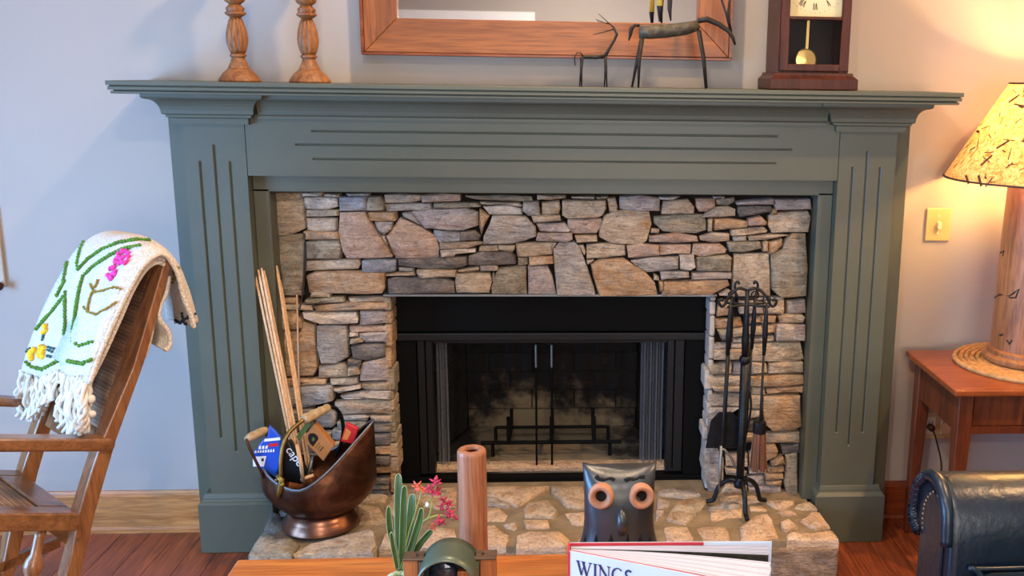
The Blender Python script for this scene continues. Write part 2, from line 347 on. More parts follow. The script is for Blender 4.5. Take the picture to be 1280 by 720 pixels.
# ------------------------------------------------------------------ fieldstone surround: every stone its own piece
CR = {'A': (320, 230, 5.3333), 'B': (540, 230, 5.3333), 'C': (780, 230, 5.3333), 'D': (320, 360, 6), 'E': (320, 470, 6), 'F': (860, 340, 6), 'G': (860, 450, 6),
      'H': (860, 540, 5.143), 'L': (380, 330, 4.923), 'K': (420, 460, 4), 'W': (870, 360, 5.14), 'h': (300, 590, 4.923), 'k': (420, 560, 5.54), 's': (600, 590, 6.54),
      'e': (800, 580, 6.54), 'n': (920, 580, 5.14), 'p': (0, 0, 1)}
WALLST = """
A t 128,60 300,60 318,110 318,300 250,330 180,340 132,335
A k 148,352 310,340 325,430 318,560 310,700 305,745 175,745 165,600 150,480
A l 305,60 430,60 435,82 310,80
A l 325,95 430,90 540,95 545,150 480,166 340,165 325,130
A t 450,62 555,70 555,88 455,85
A g 600,62 755,62 755,78 620,78
A b 552,90 733,87 728,180 557,180
A k 739,90 820,87 850,120 848,178 737,180
A t 340,175 545,175 546,213 340,220
A l 340,232 530,228 535,310 400,318 345,300
A o 315,322 400,325 540,328 546,370 322,372
A k 335,385 550,380 563,420 560,496 337,498
A t 335,512 680,508 690,530 678,566 337,576
A r 562,197 725,190 750,252 808,330 908,478 903,490 602,496 582,450 552,330
A o 750,188 930,188 935,235 920,246 752,246
A g 790,258 900,257 896,300 850,338 818,310
A l 835,350 858,347 876,400 873,415
A r 960,228 1098,292 1188,347 1213,420 1213,486 932,493 912,460 872,350
A t 860,72 1090,72 1092,110 1040,123 862,123
A g 864,138 1165,132 1172,168 1100,176 872,180
A g 977,196 1030,192 1078,240 1098,272 985,222
A b 707,510 780,502 928,507 928,578 850,588 710,583
A g 950,562 1048,564 1052,584 960,580
A t 857,600 1048,590 1058,613 862,613
B r -68,80 185,72 190,110 0,120 -66,120
B k 10,132 150,125 300,130 316,150 160,163 12,161
B p -140,190 0,175 230,168 303,190 303,280 200,308 0,298 -50,296 -90,250
B b 17,312 180,322 196,350 183,383 50,388 17,350
B d 187,322 288,312 318,345 313,376 192,380
B t 50,402 300,387 328,397 240,428 55,433
B l 55,444 280,433 288,455 150,468 140,483 60,486
B d -225,507 0,494 225,487 233,540 200,560 0,568 -130,558 -218,545
B t -98,577 153,574 156,623 -78,626 -103,600
L o 17,72 60,52 350,52 488,62 495,150 480,183 170,183 32,178
L d 512,97 560,82 880,97 918,112 922,178 522,184
L t 40,174 150,174 153,206 37,203
D o 140,78 300,74 310,116 140,116
D k 365,92 648,72 653,98 480,118 370,118
D t 140,130 410,132 418,170 230,166 140,166
L t 272,210 508,205 510,233 282,236
L o 62,266 180,250 300,241 508,247 512,280 72,286
D o 140,182 288,177 333,247 343,300 250,312 140,318
D o 350,254 430,288 440,400 458,590 428,653 140,665 140,338 250,333 345,333
D l 348,192 560,182 740,192 763,222 758,268 482,273 362,230
D p 782,178 940,173 983,202 978,263 783,280
D g 457,287 520,281 600,288 678,293 688,518 610,567 492,567 457,450
D r 697,292 983,288 988,323 702,333
D l 702,347 758,347 763,368 702,368
D p 772,342 983,338 983,403 822,403 783,375
D t 702,387 768,383 797,410 722,427 702,423
D d 714,442 840,423 960,423 963,508 840,542 732,528
D p 797,567 960,528 983,562 983,688 783,698 783,622
D t 467,592 658,573 680,592 682,664 472,672
D t 692,604 763,594 768,652 694,664
D d 684,549 778,549 782,588 694,584
E o 140,28 518,28 522,63 310,73 140,76
E t 557,27 758,18 763,53 700,67 562,67
E g 140,92 322,88 558,83 577,130 572,188 530,202 362,236 140,238
E l 583,102 773,73 777,98 620,127 583,118
E t 792,63 998,54 1003,103 850,108 797,93
E l 628,150 850,118 1003,114 1003,173 652,173
E t 588,202 700,183 1003,189 1008,283 642,287 594,240
E g 442,292 560,248 593,282 593,368 560,392 452,383
E g 642,302 800,298 847,312 828,338 642,328
E t 852,302 1008,302 1008,343 872,348
E k 842,362 1008,358 1012,423 852,423
E d 842,442 1008,438 1008,518 852,518
E o 842,537 1003,533 1008,583 852,588
E d 862,608 1003,608 1003,668 872,660
E o 867,682 1008,680 1012,728 867,733
E t 140,255 420,250 425,335 140,340
E d 140,355 428,350 435,415 140,420
E k 610,350 825,348 832,400 612,402
E t 140,435 555,430 560,515 140,522
E g 570,412 832,412 835,480 572,482
E d 140,535 480,532 482,598 140,602
E o 492,495 835,492 840,570 495,573
E t 140,615 500,612 503,690 140,694
E k 512,587 848,600 852,662 515,664
E g 140,706 600,704 603,790 140,795
E t 612,676 852,674 855,750 615,755
K d 178,562 262,562 266,580 180,582
K t 168,588 255,586 262,606 172,610
K d 142,614 258,610 268,640 145,645
p t 345,600 395,598 397,616 345,620
p g 400,597 452,595 454,612 401,616
B k 225,77 440,77 658,82 672,108 600,116 300,106 227,90
B t 702,77 888,77 890,98 702,106
B t 932,87 1083,82 1083,98 937,100
B t 1092,87 1168,84 1163,103 1102,103
B l 338,152 520,142 598,167 598,203 500,206 382,203
B l 322,124 580,130 596,148 520,138 332,138
B g 612,127 708,122 716,203 640,213 607,180
B t 732,122 848,117 850,165 843,198 730,203
B t 870,117 1153,117 1163,160 1138,213 1100,223 902,226 872,213
B t 1172,97 1223,92 1238,150 1228,183 1182,183
B o 317,170 377,217 347,280 326,340 314,260
B g 402,217 520,217 618,222 688,292 688,350 618,378 530,398 347,398 347,350 388,270
B t 662,217 853,210 858,248 682,256
B p 693,267 888,264 922,310 917,323 722,316
B p 702,337 932,334 937,370 900,383 698,380
B r 907,237 1128,230 1126,280 1098,328 942,333 908,280
B t 958,347 1093,344 1097,383 972,396
B t 322,412 430,410 433,443 313,448
B t 442,410 548,407 552,438 530,452 442,443
B t 562,397 797,394 797,473 572,483
B d 247,482 332,457 520,457 552,490 552,533 400,543 243,538
B k 574,494 638,492 638,538 577,543
B o 647,492 803,487 803,533 652,540
B t 172,577 308,553 313,574 240,586 177,586
B g 324,547 420,542 440,560 428,583 327,580
L t 937,67 1020,52 1138,57 1153,110 1138,178 937,178 932,110
B l 402,602 413,592 413,640 402,652
B k 452,562 560,548 626,553 630,735 402,735 398,700 428,600
B p 642,548 768,550 797,620 826,735 642,738
B g 852,397 948,392 982,420 1037,560 1082,700 1087,742 832,742 817,560 814,440
B l 802,397 828,397 806,436
B t 982,412 1008,410 1022,450 1017,472
B t 1032,404 1160,400 1288,412 1288,478 1150,488 1032,498
B l 1037,517 1078,510 1041,538
C o -216,542 -158,512 0,503 58,538 138,592 207,662 222,725 212,745 -162,745 -202,620
C p -28,87 100,82 238,97 238,178 100,178 -25,163
C l 242,87 373,87 330,108 242,100
C t 272,117 430,107 468,150 463,196 252,200 257,150
C r 482,100 603,97 610,150 558,188 502,183 480,150
C k 617,102 738,94 733,120 690,138 622,136
C l 605,90 670,88 665,98 608,98
C t 522,220 610,162 700,152 743,167 738,213 600,223
C p 752,117 998,100 998,138 762,143
C d 762,157 983,150 988,183 900,203 777,218 757,190
C o 988,174 1023,176 1023,198 992,203
C p 1007,107 1243,100 1248,168 1012,173
C t -128,217 -60,188 0,181 163,188 182,270 148,378 120,397 0,399 -88,392 -162,350 -162,300
C k 197,222 330,208 528,208 548,240 543,308 480,326 262,316 198,260
C t 187,302 238,307 228,328 182,330
C t 560,237 588,237 583,313 560,316
C o 602,237 690,231 828,257 822,288 720,293 602,310
C r 837,242 918,218 948,255 938,276 842,283
C t 970,217 1020,193 1228,185 1247,220 1232,318 992,323 965,270
C t 717,307 928,288 958,310 948,326 800,343 717,343
C r 167,347 350,335 488,357 492,383 350,393 172,383
C t 507,357 590,328 698,331 702,383 600,390 507,378
C g 732,352 813,352 813,380 737,380
C t 832,354 990,338 1095,338 1087,349 960,373 837,376
C r 24,417 110,408 228,412 230,473 100,488 32,488
C r 240,408 443,405 443,463 242,473
C r 462,403 638,401 682,440 677,458 520,482 458,468
C k 697,393 908,391 917,433 800,452 707,452
C o 927,397 958,388 962,452 932,452
C o 967,393 1052,373 1057,410 1008,458 970,467
C k 1132,338 1213,333 1222,560 1212,745 1052,762 988,700 983,482 1062,442 1083,380
C g 47,512 180,493 362,491 357,568 230,583 152,587 82,545
C l 373,483 468,478 475,558 440,577 382,568
C k 487,497 698,475 715,500 712,583 492,580
C g 247,594 428,588 435,628 252,637
C l 202,602 233,622 233,648 202,638
C p 457,597 713,594 713,630 457,633
C o 234,657 262,652 260,718 242,718
C o 267,652 440,652 688,643 697,680 578,743 252,743
C t 737,473 962,468 968,600 972,748 728,750 728,600
F l 237,173 298,143 327,152 327,183
W o 150,87 233,84 233,173 138,187
W t 277,84 428,80 428,110 282,113
W p 282,124 428,120 428,163 287,166
W t 442,90 563,83 570,150 558,166 442,163
W p 584,87 698,75 703,158 587,166
W g 382,63 558,63 563,75 392,75
W o 132,202 288,195 298,240 220,266 132,260
W o 312,182 418,180 423,226 332,228
W o 432,184 513,182 510,220 432,222
W t 527,182 600,171 688,175 702,195 688,223 542,226
W k 142,282 223,275 223,328 167,342
W t 237,270 418,243 428,298 242,317
W o 432,243 513,238 510,288 432,297
W p 522,243 570,235 702,243 702,338 522,343
W t 242,327 498,311 506,343 242,350
W g 112,367 328,358 333,388 117,390
W t 117,400 333,398 333,457 122,462
W t 347,364 672,355 687,458 600,472 352,467
W t 92,502 228,481 223,552 92,557
W p 237,481 348,478 348,555 237,555
W t 360,483 453,487 453,547 362,550
W t 472,493 688,478 688,542 468,552
W t 77,577 343,572 343,627 97,632
W o 357,571 688,563 688,622 560,637 360,628
W t 102,642 343,642 343,668 122,668
W t 360,638 438,641 442,687 362,685
W o 457,651 688,635 688,667 462,682
G t 162,262 398,258 398,347 167,347
G g 152,362 388,362 262,438 152,507
G t 407,263 558,278 558,367 412,367
G o 572,288 843,273 848,498 798,527 642,532 578,480
G l 432,378 553,383 543,428 432,447
G d 152,522 233,474 238,560 213,637 152,637
G t 567,553 833,548 838,617 572,622
G d 248,454 548,449 543,542 252,542
G t 248,558 548,554 548,617 252,617
H g 117,112 190,103 232,170 227,288 213,378 132,382 103,250
H t 247,152 378,143 383,222 247,222
H t 242,238 320,235 378,262 368,283 252,278
H o 482,88 560,83 582,120 567,158 487,197
H d 602,88 713,78 713,138 612,146
H o 537,202 618,168 622,213 542,216
H g 397,237 500,218 508,262 397,272
H o 512,228 613,223 617,253 517,260
H o 497,277 613,277 613,303 502,310
H o 507,322 603,315 603,343 507,343
H p 392,287 488,287 492,343 397,347
H p 392,367 520,349 598,353 602,383 540,402 397,405
H k 632,163 703,153 703,410 642,415 623,330 642,240
H t 247,353 378,353 378,405 205,405 217,390
H t 397,153 476,103 478,202 397,222
"""
HEARTHST = """
h d 190,245 262,257 300,330 240,358 150,343
h k 142,362 238,372 308,402 368,440 328,488 318,520 62,522 58,498 92,430
h t 332,490 440,432 798,348 828,372 846,450 820,498 334,512
k t 302,690 332,602 400,572 478,602 518,680
k H 542,680 600,602 700,543 828,562 843,680
k t 152,382 298,402 348,500 298,522 157,518
k t 335,398 402,305 556,303 556,418 402,466
k H 574,292 700,270 838,266 838,398 700,416 574,380
s H 45,112 566,112 498,168 398,212 308,276 255,255 110,188 45,180
s g -30,202 100,197 248,262 236,283 100,268 -30,268
s H -60,292 168,287 232,350 203,398 0,402 -60,388
s l 193,427 288,412 302,450 278,472 212,450
s H -80,442 118,437 242,520 213,600 -80,605
s t 362,292 402,243 558,223 636,320 598,367 372,357
s H 352,388 558,388 566,443 382,452
s H 312,512 400,478 648,468 737,550 735,592 698,612 302,617
s t 576,112 848,112 866,200 858,287 702,277 642,208 584,168
s H 693,333 858,323 897,333 868,428 762,428
s H 773,598 832,483 900,453 998,523 998,625 773,625
p t 745,613 800,611 814,640 750,645
p H 762,653 812,650 814,680 767,682
e g 142,202 250,188 468,212 497,250 360,272 142,252
e p 132,268 243,283 238,338 142,357
e p 127,373 207,378 160,437 127,442
e t 208,455 303,303 352,288 538,268 552,300 517,358 370,492 242,463
e H 198,512 260,503 388,518 442,612 438,638 207,640
e H 444,512 560,503 698,503 727,540 732,622 512,625
e H 572,383 720,373 838,348 843,433 700,437 577,476
e g 562,353 640,323 838,313 838,338 720,357 572,369
e H 652,268 838,258 838,298 692,298
n H 27,402 62,372 122,333 200,325 237,360 269,468 180,478 72,520 37,498
n H 87,267 170,267 202,289 190,298 92,293
n H 192,237 300,223 377,237 368,255 300,282 232,264
n H 267,302 350,293 392,320 292,328
n t 388,257 480,238 522,280 440,288 378,275
n H 287,367 340,348 397,395 320,422 297,405
n H 413,362 490,296 538,303 606,400 510,412 422,375
n H 318,462 342,443 618,423 656,468 656,488 332,490
n H -98,217 118,207 157,225 40,248 -88,248
p d 345,628 380,622 384,640 352,644
p k 388,620 440,618 446,640 392,642
p t 452,612 486,612 482,626 448,626
p g 490,612 560,612 555,622 500,622
"""
def densify(pts, step):
    out = []
    for i, p in enumerate(pts):
        q = pts[(i+1) % len(pts)]; k = max(1, min(3, int(round((q-p).length/step))))
        out += [p.lerp(q, t/k) for t in range(k)]
    return out
def stone_mesh(outline, nrm, back, amp, inset):
    # outline = front rim points on the stone's own face plane; nrm = outward normal; back = depth behind the face
    pts = densify(outline, .055); n = len(pts); c = sum(pts, V())/n; nrm = V(nrm)
    size = min(max((p-c).length for p in pts), .2); rnd = lambda s: random.uniform(-s, s)
    jit = lambda s: V((rnd(s), rnd(s), rnd(s)))
    pts = [p + (p-c).normalized()*.0014 + jit(.0018) for p in pts]
    def ring(d, lift, j):
        r = []
        for p in pts:
            v = c-p; L = v.length; r.append(p + v.normalized()*min(d, L*.6) + nrm*(lift+rnd(j)))
        return r
    tiltx, tilty = rnd(.05), rnd(.05)
    R0 = [p - nrm*back for p in pts]; R1 = [p - nrm*inset*.9 for p in pts]
    R2 = ring(inset, 0, amp*.5); R3 = ring(max(inset*2.2, size*.45), amp*.5, amp)
    vs = R0+R1+R2+R3+[c + nrm*(amp*.6+rnd(amp))]
    a = V((0, 0, 1)) if abs(nrm.z) < .5 else V((0, 1, 0)); bx = nrm.cross(a)
    for i in range(2*n, len(vs)):
        d = vs[i]-c; vs[i] = vs[i] + nrm*(d.dot(bx)*tiltx + d.dot(a)*tilty)
    fs = [(k*n+i, k*n+(i+1) % n, (k+1)*n+(i+1) % n, (k+1)*n+i) for k in range(3) for i in range(n)]
    fs += [(3*n+i, 3*n+(i+1) % n, 4*n) for i in range(n)]
    return vs, fs
sur = thing('stone_surround', (0, 0, .12), 'dry-stacked fieldstone surround framing the black firebox under the mantel', 'stonework')
YS = -.047
obj('joint_backing', join(gbox(-.81, -.492, -.012, .0, .06, 1.095), gbox(.502, .81, -.012, .0, .06, 1.095), gbox(-.492, .502, -.012, .0, .782, 1.095),
    gbox(-.53, -.494, 0, .10, .06, .8), gbox(.504, .53, 0, .10, .06, .8), gbox(-.53, .53, 0, .1, .784, .80)), 'mortar', sur)
def parse(s):
    for ln in s.strip().splitlines():
        a = ln.split(); ox, oy, sc = CR[a[0]]
        yield a[1], [(ox+float(p.split(',')[0])/sc, oy+float(p.split(',')[1])/sc) for p in a[2:]]
for c, pts in parse(WALLST):
    y = YS + random.uniform(-.010, .010)
    P3 = [Yp(u, v, y) for u, v in pts]
    back = .045
    mxx = max(p.x for p in P3); mnx = min(p.x for p in P3); top = max(p.z for p in P3)
    if (mxx < 0 and mxx > -.53 and top < .79) or (mnx > 0 and mnx < .545 and top < .79): back = .13
    obj('stone', stone_mesh(P3, (0, -1, 0), back, .0045, .0042), SM[c], sur, smooth=True, angle=50)
M['paleret'] = plain('pale_mortar_return', 'b4aca2', .9, spec=.2, var=.2, vscale=30, bmp=.8, bscale=45)
for s_, x_, mm_ in ((-1, -.484, None), (1, .494, 'paleret')):      # the returns into the firebox, stacked rough ends
    z_ = .128
    while z_ < .765:
        h_ = min(random.uniform(.03, .075), .768-z_); d_ = random.uniform(-.006, .010)
        xa, xb = (x_-.02, x_+d_) if s_ < 0 else (x_-d_, x_+.02)
        obj('return_stone', gbox(xa, xb, -.034, .058, z_+.001, z_+h_-.001), mm_ or SM[random.choice('otk')], sur, bevel=.006, seg=2); z_ += h_
obj('lintel_bar', gbox(-.50, .515, -.045, .06, .770, .776), 'steel', sur)

he = thing('raised_hearth', (0, -.2, 0), 'raised hearth of irregular tan flagstones set in mortar before the firebox', 'hearth')
ZH = .128
obj('mortar_bed', join(gprism([V((x, y, .05)) for x, y in ((-.79, -.02), (-.79, -.40), (.80, -.39), (.815, -.1), (.80, -.02))], (0, 0, .071)), gbox(-.49, .50, -.02, .06, .05, .121)), 'grout', he)
for c, pts in parse(HEARTHST):
    z = ZH + random.uniform(-.004, .005); P3 = [Zp(u, v, z) for u, v in pts]
    fr = min(p.y for p in P3) < -.36
    obj('stone', stone_mesh(P3, (0, 0, 1), .034 if fr else .025, .003, .006), SM[c], he, smooth=True, angle=50)
bx = [(-.80, -.42), (-.42, -.02), (-.02, .30), (.30, .64), (.64, .845)]
for i, (a, b_) in enumerate(bx):
    z1 = .102
    obj('base_block', gbox(a+.004, b_-.004, -.405+random.uniform(-.01, .01), -.30, 0, z1), 'hblock', he, bevel=.008)
for s, x0, x1 in ((-1, -.80, -.72), (1, .765, .845)):
    x1 = .825 if s > 0 else x1
    obj('base_block', gbox(x0, x1, -.298, -.17, 0, .10), 'hblock', he, bevel=.008)

# ------------------------------------------------------------------ firebox insert
m, nt, b = newmat('sooty_brick'); v = coords(nt, rnd=False)
t = node(nt, 'ShaderNodeNewGeometry'); sp = node(nt, 'ShaderNodeSeparateXYZ'); nt.links.new(t.outputs['Position'], sp.inputs[0])
pn = noise(nt, t.outputs['Position'], 9, 5, .65); ad = node(nt, 'ShaderNodeMath', operation='MULTIPLY_ADD'); ad.inputs[1].default_value = .75
xx_ = node(nt, 'ShaderNodeMath', operation='POWER'); ab_ = node(nt, 'ShaderNodeMath', operation='ABSOLUTE'); nt.links.new(sp.outputs[0], ab_.inputs[0]); nt.links.new(ab_.outputs[0], xx_.inputs[0]); xx_.inputs[1].default_value = 2.0
xm = node(nt, 'ShaderNodeMath', operation='MULTIPLY_ADD'); xm.inputs[1].default_value = 2.4; nt.links.new(xx_.outputs[0], xm.inputs[0]); nt.links.new(sp.outputs[2], xm.inputs[2])   # the soot edge arches over the hearth centre
nt.links.new(pn, ad.inputs[0]); nt.links.new(xm.outputs[0], ad.inputs[2])
nt.links.new(ramp(nt, ad.outputs[0], [(.58, hexc('9a8a6c')), (.70, hexc('4a4134')), (.77, hexc('0b0a09'))]), b.inputs['Base Color'])   # soot deposit, thicker up the flue
b.inputs['Roughness'].default_value = .95; bump(nt, b, noise(nt, v, 90, 4), .3, .003); M['sooty'] = m
m, nt, b = newmat('spark_mesh'); b.inputs['Base Color'].default_value = hexc('3a3a3a'); b.inputs['Roughness'].default_value = .5; b.inputs['Metallic'].default_value = .7
v = coords(nt, (1, 1, 1), False); ck = node(nt, 'ShaderNodeTexChecker'); ck.inputs['Scale'].default_value = 420; nt.links.new(v, ck.inputs['Vector'])
mm = node(nt, 'ShaderNodeMath', operation='MULTIPLY'); mm.inputs[1].default_value = .26; nt.links.new(ck.outputs['Fac'], mm.inputs[0]); nt.links.new(mm.outputs[0], b.inputs['Alpha']); M['mesh'] = m
m = M['mesh'].copy(); m.name = 'gathered_mesh'; M['meshd'] = m; pb = m.node_tree.nodes['Principled BSDF']; pb.inputs['Base Color'].default_value = hexc('7c8088'); pb.inputs['Metallic'].default_value = .2
[n for n in m.node_tree.nodes if n.type == 'MATH'][0].operation = 'MULTIPLY_ADD'; [n for n in m.node_tree.nodes if n.type == 'MATH'][0].inputs[2].default_value = .35
fb = thing('fireplace_insert', (0, .2, .1), 'black metal firebox with open doors and mesh screens, soot-stained brick inside', 'firebox')
FY = .06
obj('hood_panel', gbox(-.490, .500, FY, FY+.03, .632, .768), 'black', fb, bevel=.003)
obj('hood_lip', gbox(-.490, .500, FY-.012, FY+.03, .604, .630), 'blacks', fb, bevel=.004)
obj('jamb', gbox(-.490, -.425, FY, FY+.03, .140, .603), 'black', fb, bevel=.003)
obj('jamb', gbox(.435, .500, FY, FY+.03, .140, .603), 'black', fb, bevel=.003)
obj('sill', gbox(-.490, .500, FY+.0, FY+.035, .112, .139), 'black', fb, bevel=.002)
for x0, x1 in ((-.423, -.400), (-.397, -.376), (.378, .400), (.403, .433)):      # bi-fold door leaves, folded back
    obj('door_leaf', gbox(x0, x1, FY+.01, FY+.05, .148, .600), 'blacks', fb, bevel=.002)
obj('door_track', gbox(-.375, .377, FY+.02, FY+.032, .590, .602), 'blacks', fb)
zb, zt, yb = .152, .66, .50
obj('fire_floor', gprism([V((-.43, FY+.04, .13)), V((.43, FY+.04, .13)), V((.30, yb, .13)), V((-.30, yb, .13))], (0, 0, .022)), 'sooty', fb)
obj('front_ledge', gbox(-.42, .43, FY+.036, FY+.10, .141, .156), SM['H'], fb, bevel=.003)
obj('flue_cover', gbox(-.45, .45, FY+.03, yb+.05, zt+.02, zt+.05), 'black', fb)
obj('outer_shell', join(gbox(-.47, .47, yb+.035, yb+.05, .1, zt+.03), gbox(-.49, -.475, FY+.03, yb+.05, .1, zt+.03), gbox(.475, .49, FY+.03, yb+.05, .1, zt+.03), gbox(-.47, .47, FY+.04, yb+.03, .09, .128)), 'black', fb)
bh = .068
for r in range(7):                                                             # scored firebrick panels
    z0 = zb+r*(bh+.004)
    for k in range(-2, 3):
        x0 = -.31+(k+2)*.155-(.075 if r % 2 else 0); a, c_ = max(-.31, x0), min(.31, x0+.151)
        if c_-a > .02: obj('brick', gbox(a, c_, yb, yb+.03, z0, z0+bh), 'sooty', fb, bevel=.002, seg=1)
    for s in (-1, 1):
        p0, p1 = V((s*.435, FY+.045, 0)), V((s*.315, yb-.002, 0)); d = (p1-p0); L = d.length; d.normalize(); nn = V((s*abs(d.y), abs(d.x), 0))
        q = [0, .12, .24, .36, L] if r % 2 else [0, .18, .30, L]
        for a, c_ in zip(q, q[1:]):
            A, Bp = p0+d*(a+.002), p0+d*(c_-.002)
            obj('brick', gprism([A+V((0, 0, z0)), Bp+V((0, 0, z0)), Bp+nn*.03+V((0, 0, z0)), A+nn*.03+V((0, 0, z0))], (0, 0, bh)), 'sooty', fb)
def curtain(x0, x1, y, z0, z1, folds, amp, name='spark_screen', mat='mesh'):
    P = []
    for j in range(5):
        row = []
        for i in range(folds*8+1):
            f = i/(folds*8); row.append(V((x0+(x1-x0)*f, y+amp*math.sin(f*folds*2*PI)+.004*math.sin(j), z0+(z1-z0)*j/4)))
        P.append(row)
    return obj(name, ggrid(P), mat, fb, smooth=True)
curtain(-.372, -.335, FY+.07, .158, .592, 2, .008, 'gathered_screen', 'meshd'); curtain(.295, .374, FY+.075, .158, .592, 4, .016, 'gathered_screen', 'meshd')
curtain(-.335, -.055, FY+.066, .158, .592, 5, .005); curtain(-.045, .29, FY+.064, .158, .592, 6, .005)
obj('screen_rod', gtube([(-.375, FY+.068, .594), (.377, FY+.068, .594)], .003, 6), 'steel', fb)
for x in (-.048, .003):
    obj('screen_edge', gtube([(x, FY+.058, .157), (x, FY+.058, .588)], .004, 6), 'black', fb)
    obj('pull_handle', gtube([(x, FY+.046, .50), (x, FY+.046, .575)], .0035, 6), 'steel', fb)
gr = thing('fire_grate', (0, .28, zb), 'low black iron grate with upright end bars standing inside the firebox', 'grate')
for y in (.20,): obj('rail', gtube([(-.24, y, .205), (.24, y, .205)], .007, 6), 'black', gr)
for k in range(3):
    x = -.145+k*.145; obj('bar', gtube([(x, .19, .30), (x, .19, .212), (x, .24, .205), (x, .37, .205), (x, .39, .26)], .007, 6), 'black', gr)
for x in (-.2, .2):
    for y in (.21, .35): obj('leg', gtube([(x, y, .205), (x, y, zb)], .007, 6), 'black', gr)
obj('rail', gtube([(-.2, .35, .205), (.2, .35, .205)], .006, 6), 'black', gr)

# ------------------------------------------------------------------ mirror on the wall
M['mirwood'] = wood('mirror_oak', '6c3814', 'a05e28', 0, .4, 7, .06); M['mirwoodz'] = wood('mirror_oak_upright', '6c3814', 'a05e28', 2, .4, 7, .06)
M['mirtrim'] = wood('mirror_trim', '6a3012', '8f4a20', 0, .35)
m, nt, b = newmat('mirror_silver'); b.inputs['Metallic'].default_value = 1; b.inputs['Roughness'].default_value = .015
nt.links.new(ramp(nt, noise(nt, coords(nt), 3), [(.3, (.86, .87, .86, 1)), (.7, (.88, .89, .88, 1))]), b.inputs['Base Color']); M['silver'] = m
mi = thing('wall_mirror', (0, -.03, 1.48), 'large wall mirror in a wide mitred oak frame above the mantel', 'mirror')
x0, x1, z0, z1, fw_ = -.525, .525, 1.488, 2.16, .095; y0, y1 = -.052, -.03
for nm, pts, mt_ in (('frame_rail', [(x0, z0), (x1, z0), (x1-fw_, z0+fw_), (x0+fw_, z0+fw_)], 'mirwood'), ('frame_rail', [(x0, z1), (x1, z1), (x1-fw_, z1-fw_), (x0+fw_, z1-fw_)], 'mirwood'),
        ('frame_stile', [(x0, z0), (x0, z1), (x0+fw_, z1-fw_), (x0+fw_, z0+fw_)], 'mirwoodz'), ('frame_stile', [(x1, z0), (x1, z1), (x1-fw_, z1-fw_), (x1-fw_, z0+fw_)], 'mirwoodz')):
    obj(nm, gprism([V((x, y0, z)) for x, z in pts], (0, y1-y0, 0)), mt_, mi, bevel=.002, seg=1)
e = .008
obj('edge_trim', join(gbox(x0-e, x1+e, -.056, -.004, z0-e, z0), gbox(x0-e, x1+e, -.056, -.004, z1, z1+e), gbox(x0-e, x0, -.056, -.004, z0, z1), gbox(x1, x1+e, -.056, -.004, z0, z1)), 'mirtrim', mi, bevel=.001, seg=1)
obj('mirror_glass', gbox(x0+fw_-.004, x1-fw_+.004, -.036, -.030, z0+fw_-.004, z1-fw_+.004), 'silver', mi)
obj('backing', gbox(x0, x1, -.029, -.006, z0, z1), 'mirtrim', mi)

# ------------------------------------------------------------------ candlesticks
M['carved'] = wood('carved_mango', '6a3a18', 'a8703c', 2, .55, 20, .3)
def candlestick(x, y, label, rot=0):
    t = thing('candlestick', (x, y, 1.40), label, 'candlestick', 'carved candlesticks on the mantel')
    obj('base', glathe([(.054, 0), (.056, .003), (.054, .008), (.044, .022), (.032, .033), (.028, .036)], (x, y, 1.40), 28), 'carved', t, smooth=True, angle=45)
    obj('collar', glathe([(.029, .036), (.0265, .042), (.019, .058), (.017, .066), (.022, .068), (.022, .073), (.017, .076)], (x, y, 1.40), 28), 'carved', t, smooth=True, angle=45)
    obj('vase_turning', glathe([(.018, .076), (.023, .085), (.028, .104), (.0285, .118), (.026, .138), (.020, .160), (.014, .172)], (x, y, 1.40), 72,
        mod=lambda a, z: 1-.20*(.5+.5*math.cos(10*(a+rot)))**2-.03*math.sin(z*420)*(math.cos(5*(a+rot)) > .3)), 'carved', t, smooth=True)
    obj('ring', glathe([(.015, .172), (.027, .180), (.0275, .184), (.022, .187), (.024, .192), (.024, .197), (.018, .202), (.015, .206)], (x, y, 1.40), 28), 'carved', t, smooth=True, angle=45)
    obj('knop', glathe([(.015, .206), (.026, .214), (.030, .228), (.029, .24), (.022, .252), (.015, .256), (.022, .262), (.026, .29), (.022, .34), (.015, .36)], (x, y, 1.40), 28), 'carved', t, smooth=True)
    obj('drip_pan', glathe([(.015, .36), (.03, .37), (.05, .385), (.052, .39), (.02, .39), (.02, .38)], (x, y, 1.40), 28), 'carved', t, smooth=True, angle=45)
candlestick(-.847, -.15, 'carved wooden candlestick at the outer end of the mantel shelf, farther from the mirror')
candlestick(-.657, -.15, 'carved wooden candlestick beside the mirror, inner one of the pair', .2)

# ------------------------------------------------------------------ mantel clock
M['mahog'] = wood('dark_mahogany', '2c110b', '562718', 2, .42, 12, .08, coat=.0, spec=.3)
M['dial'] = plain('clock_dial', 'd8ca9c', .6, var=.06); M['ink'] = plain('dark_ink', '2c2420', .6); M['clockdark'] = plain('clock_case_inside', '1a1410', .8)
M['brassb'] = plain('polished_brass', 'b89a5c', .28, .9, var=.1)
ck = thing('mantel_clock', (.745, -.13, 1.40), 'dark mahogany mantel clock with cream dial and brass pendulum', 'clock')
cx0, cx1, cyf, cyb = .622, .872, -.20, -.012
obj('base', gsweep((cx0+.015, cx1-.015, cyf+.015, cyb), [(.012, 1.401), (.015, 1.403), (.015, 1.430), (.011, 1.434), (.004, 1.440), (.002, 1.448)]), 'mahog', ck)
bx0, bx1 = cx0+.022, cx1-.022
obj('case', join(gbox(bx0, bx0+.012, cyf+.03, cyb, 1.448, 1.80), gbox(bx1-.012, bx1, cyf+.03, cyb, 1.448, 1.80), gbox(bx0+.012, bx1-.012, cyb-.01, cyb, 1.448, 1.80), gbox(bx0+.012, bx1-.012, cyf+.03, cyb-.01, 1.448, 1.456)), 'mahog', ck, bevel=.001, seg=1)
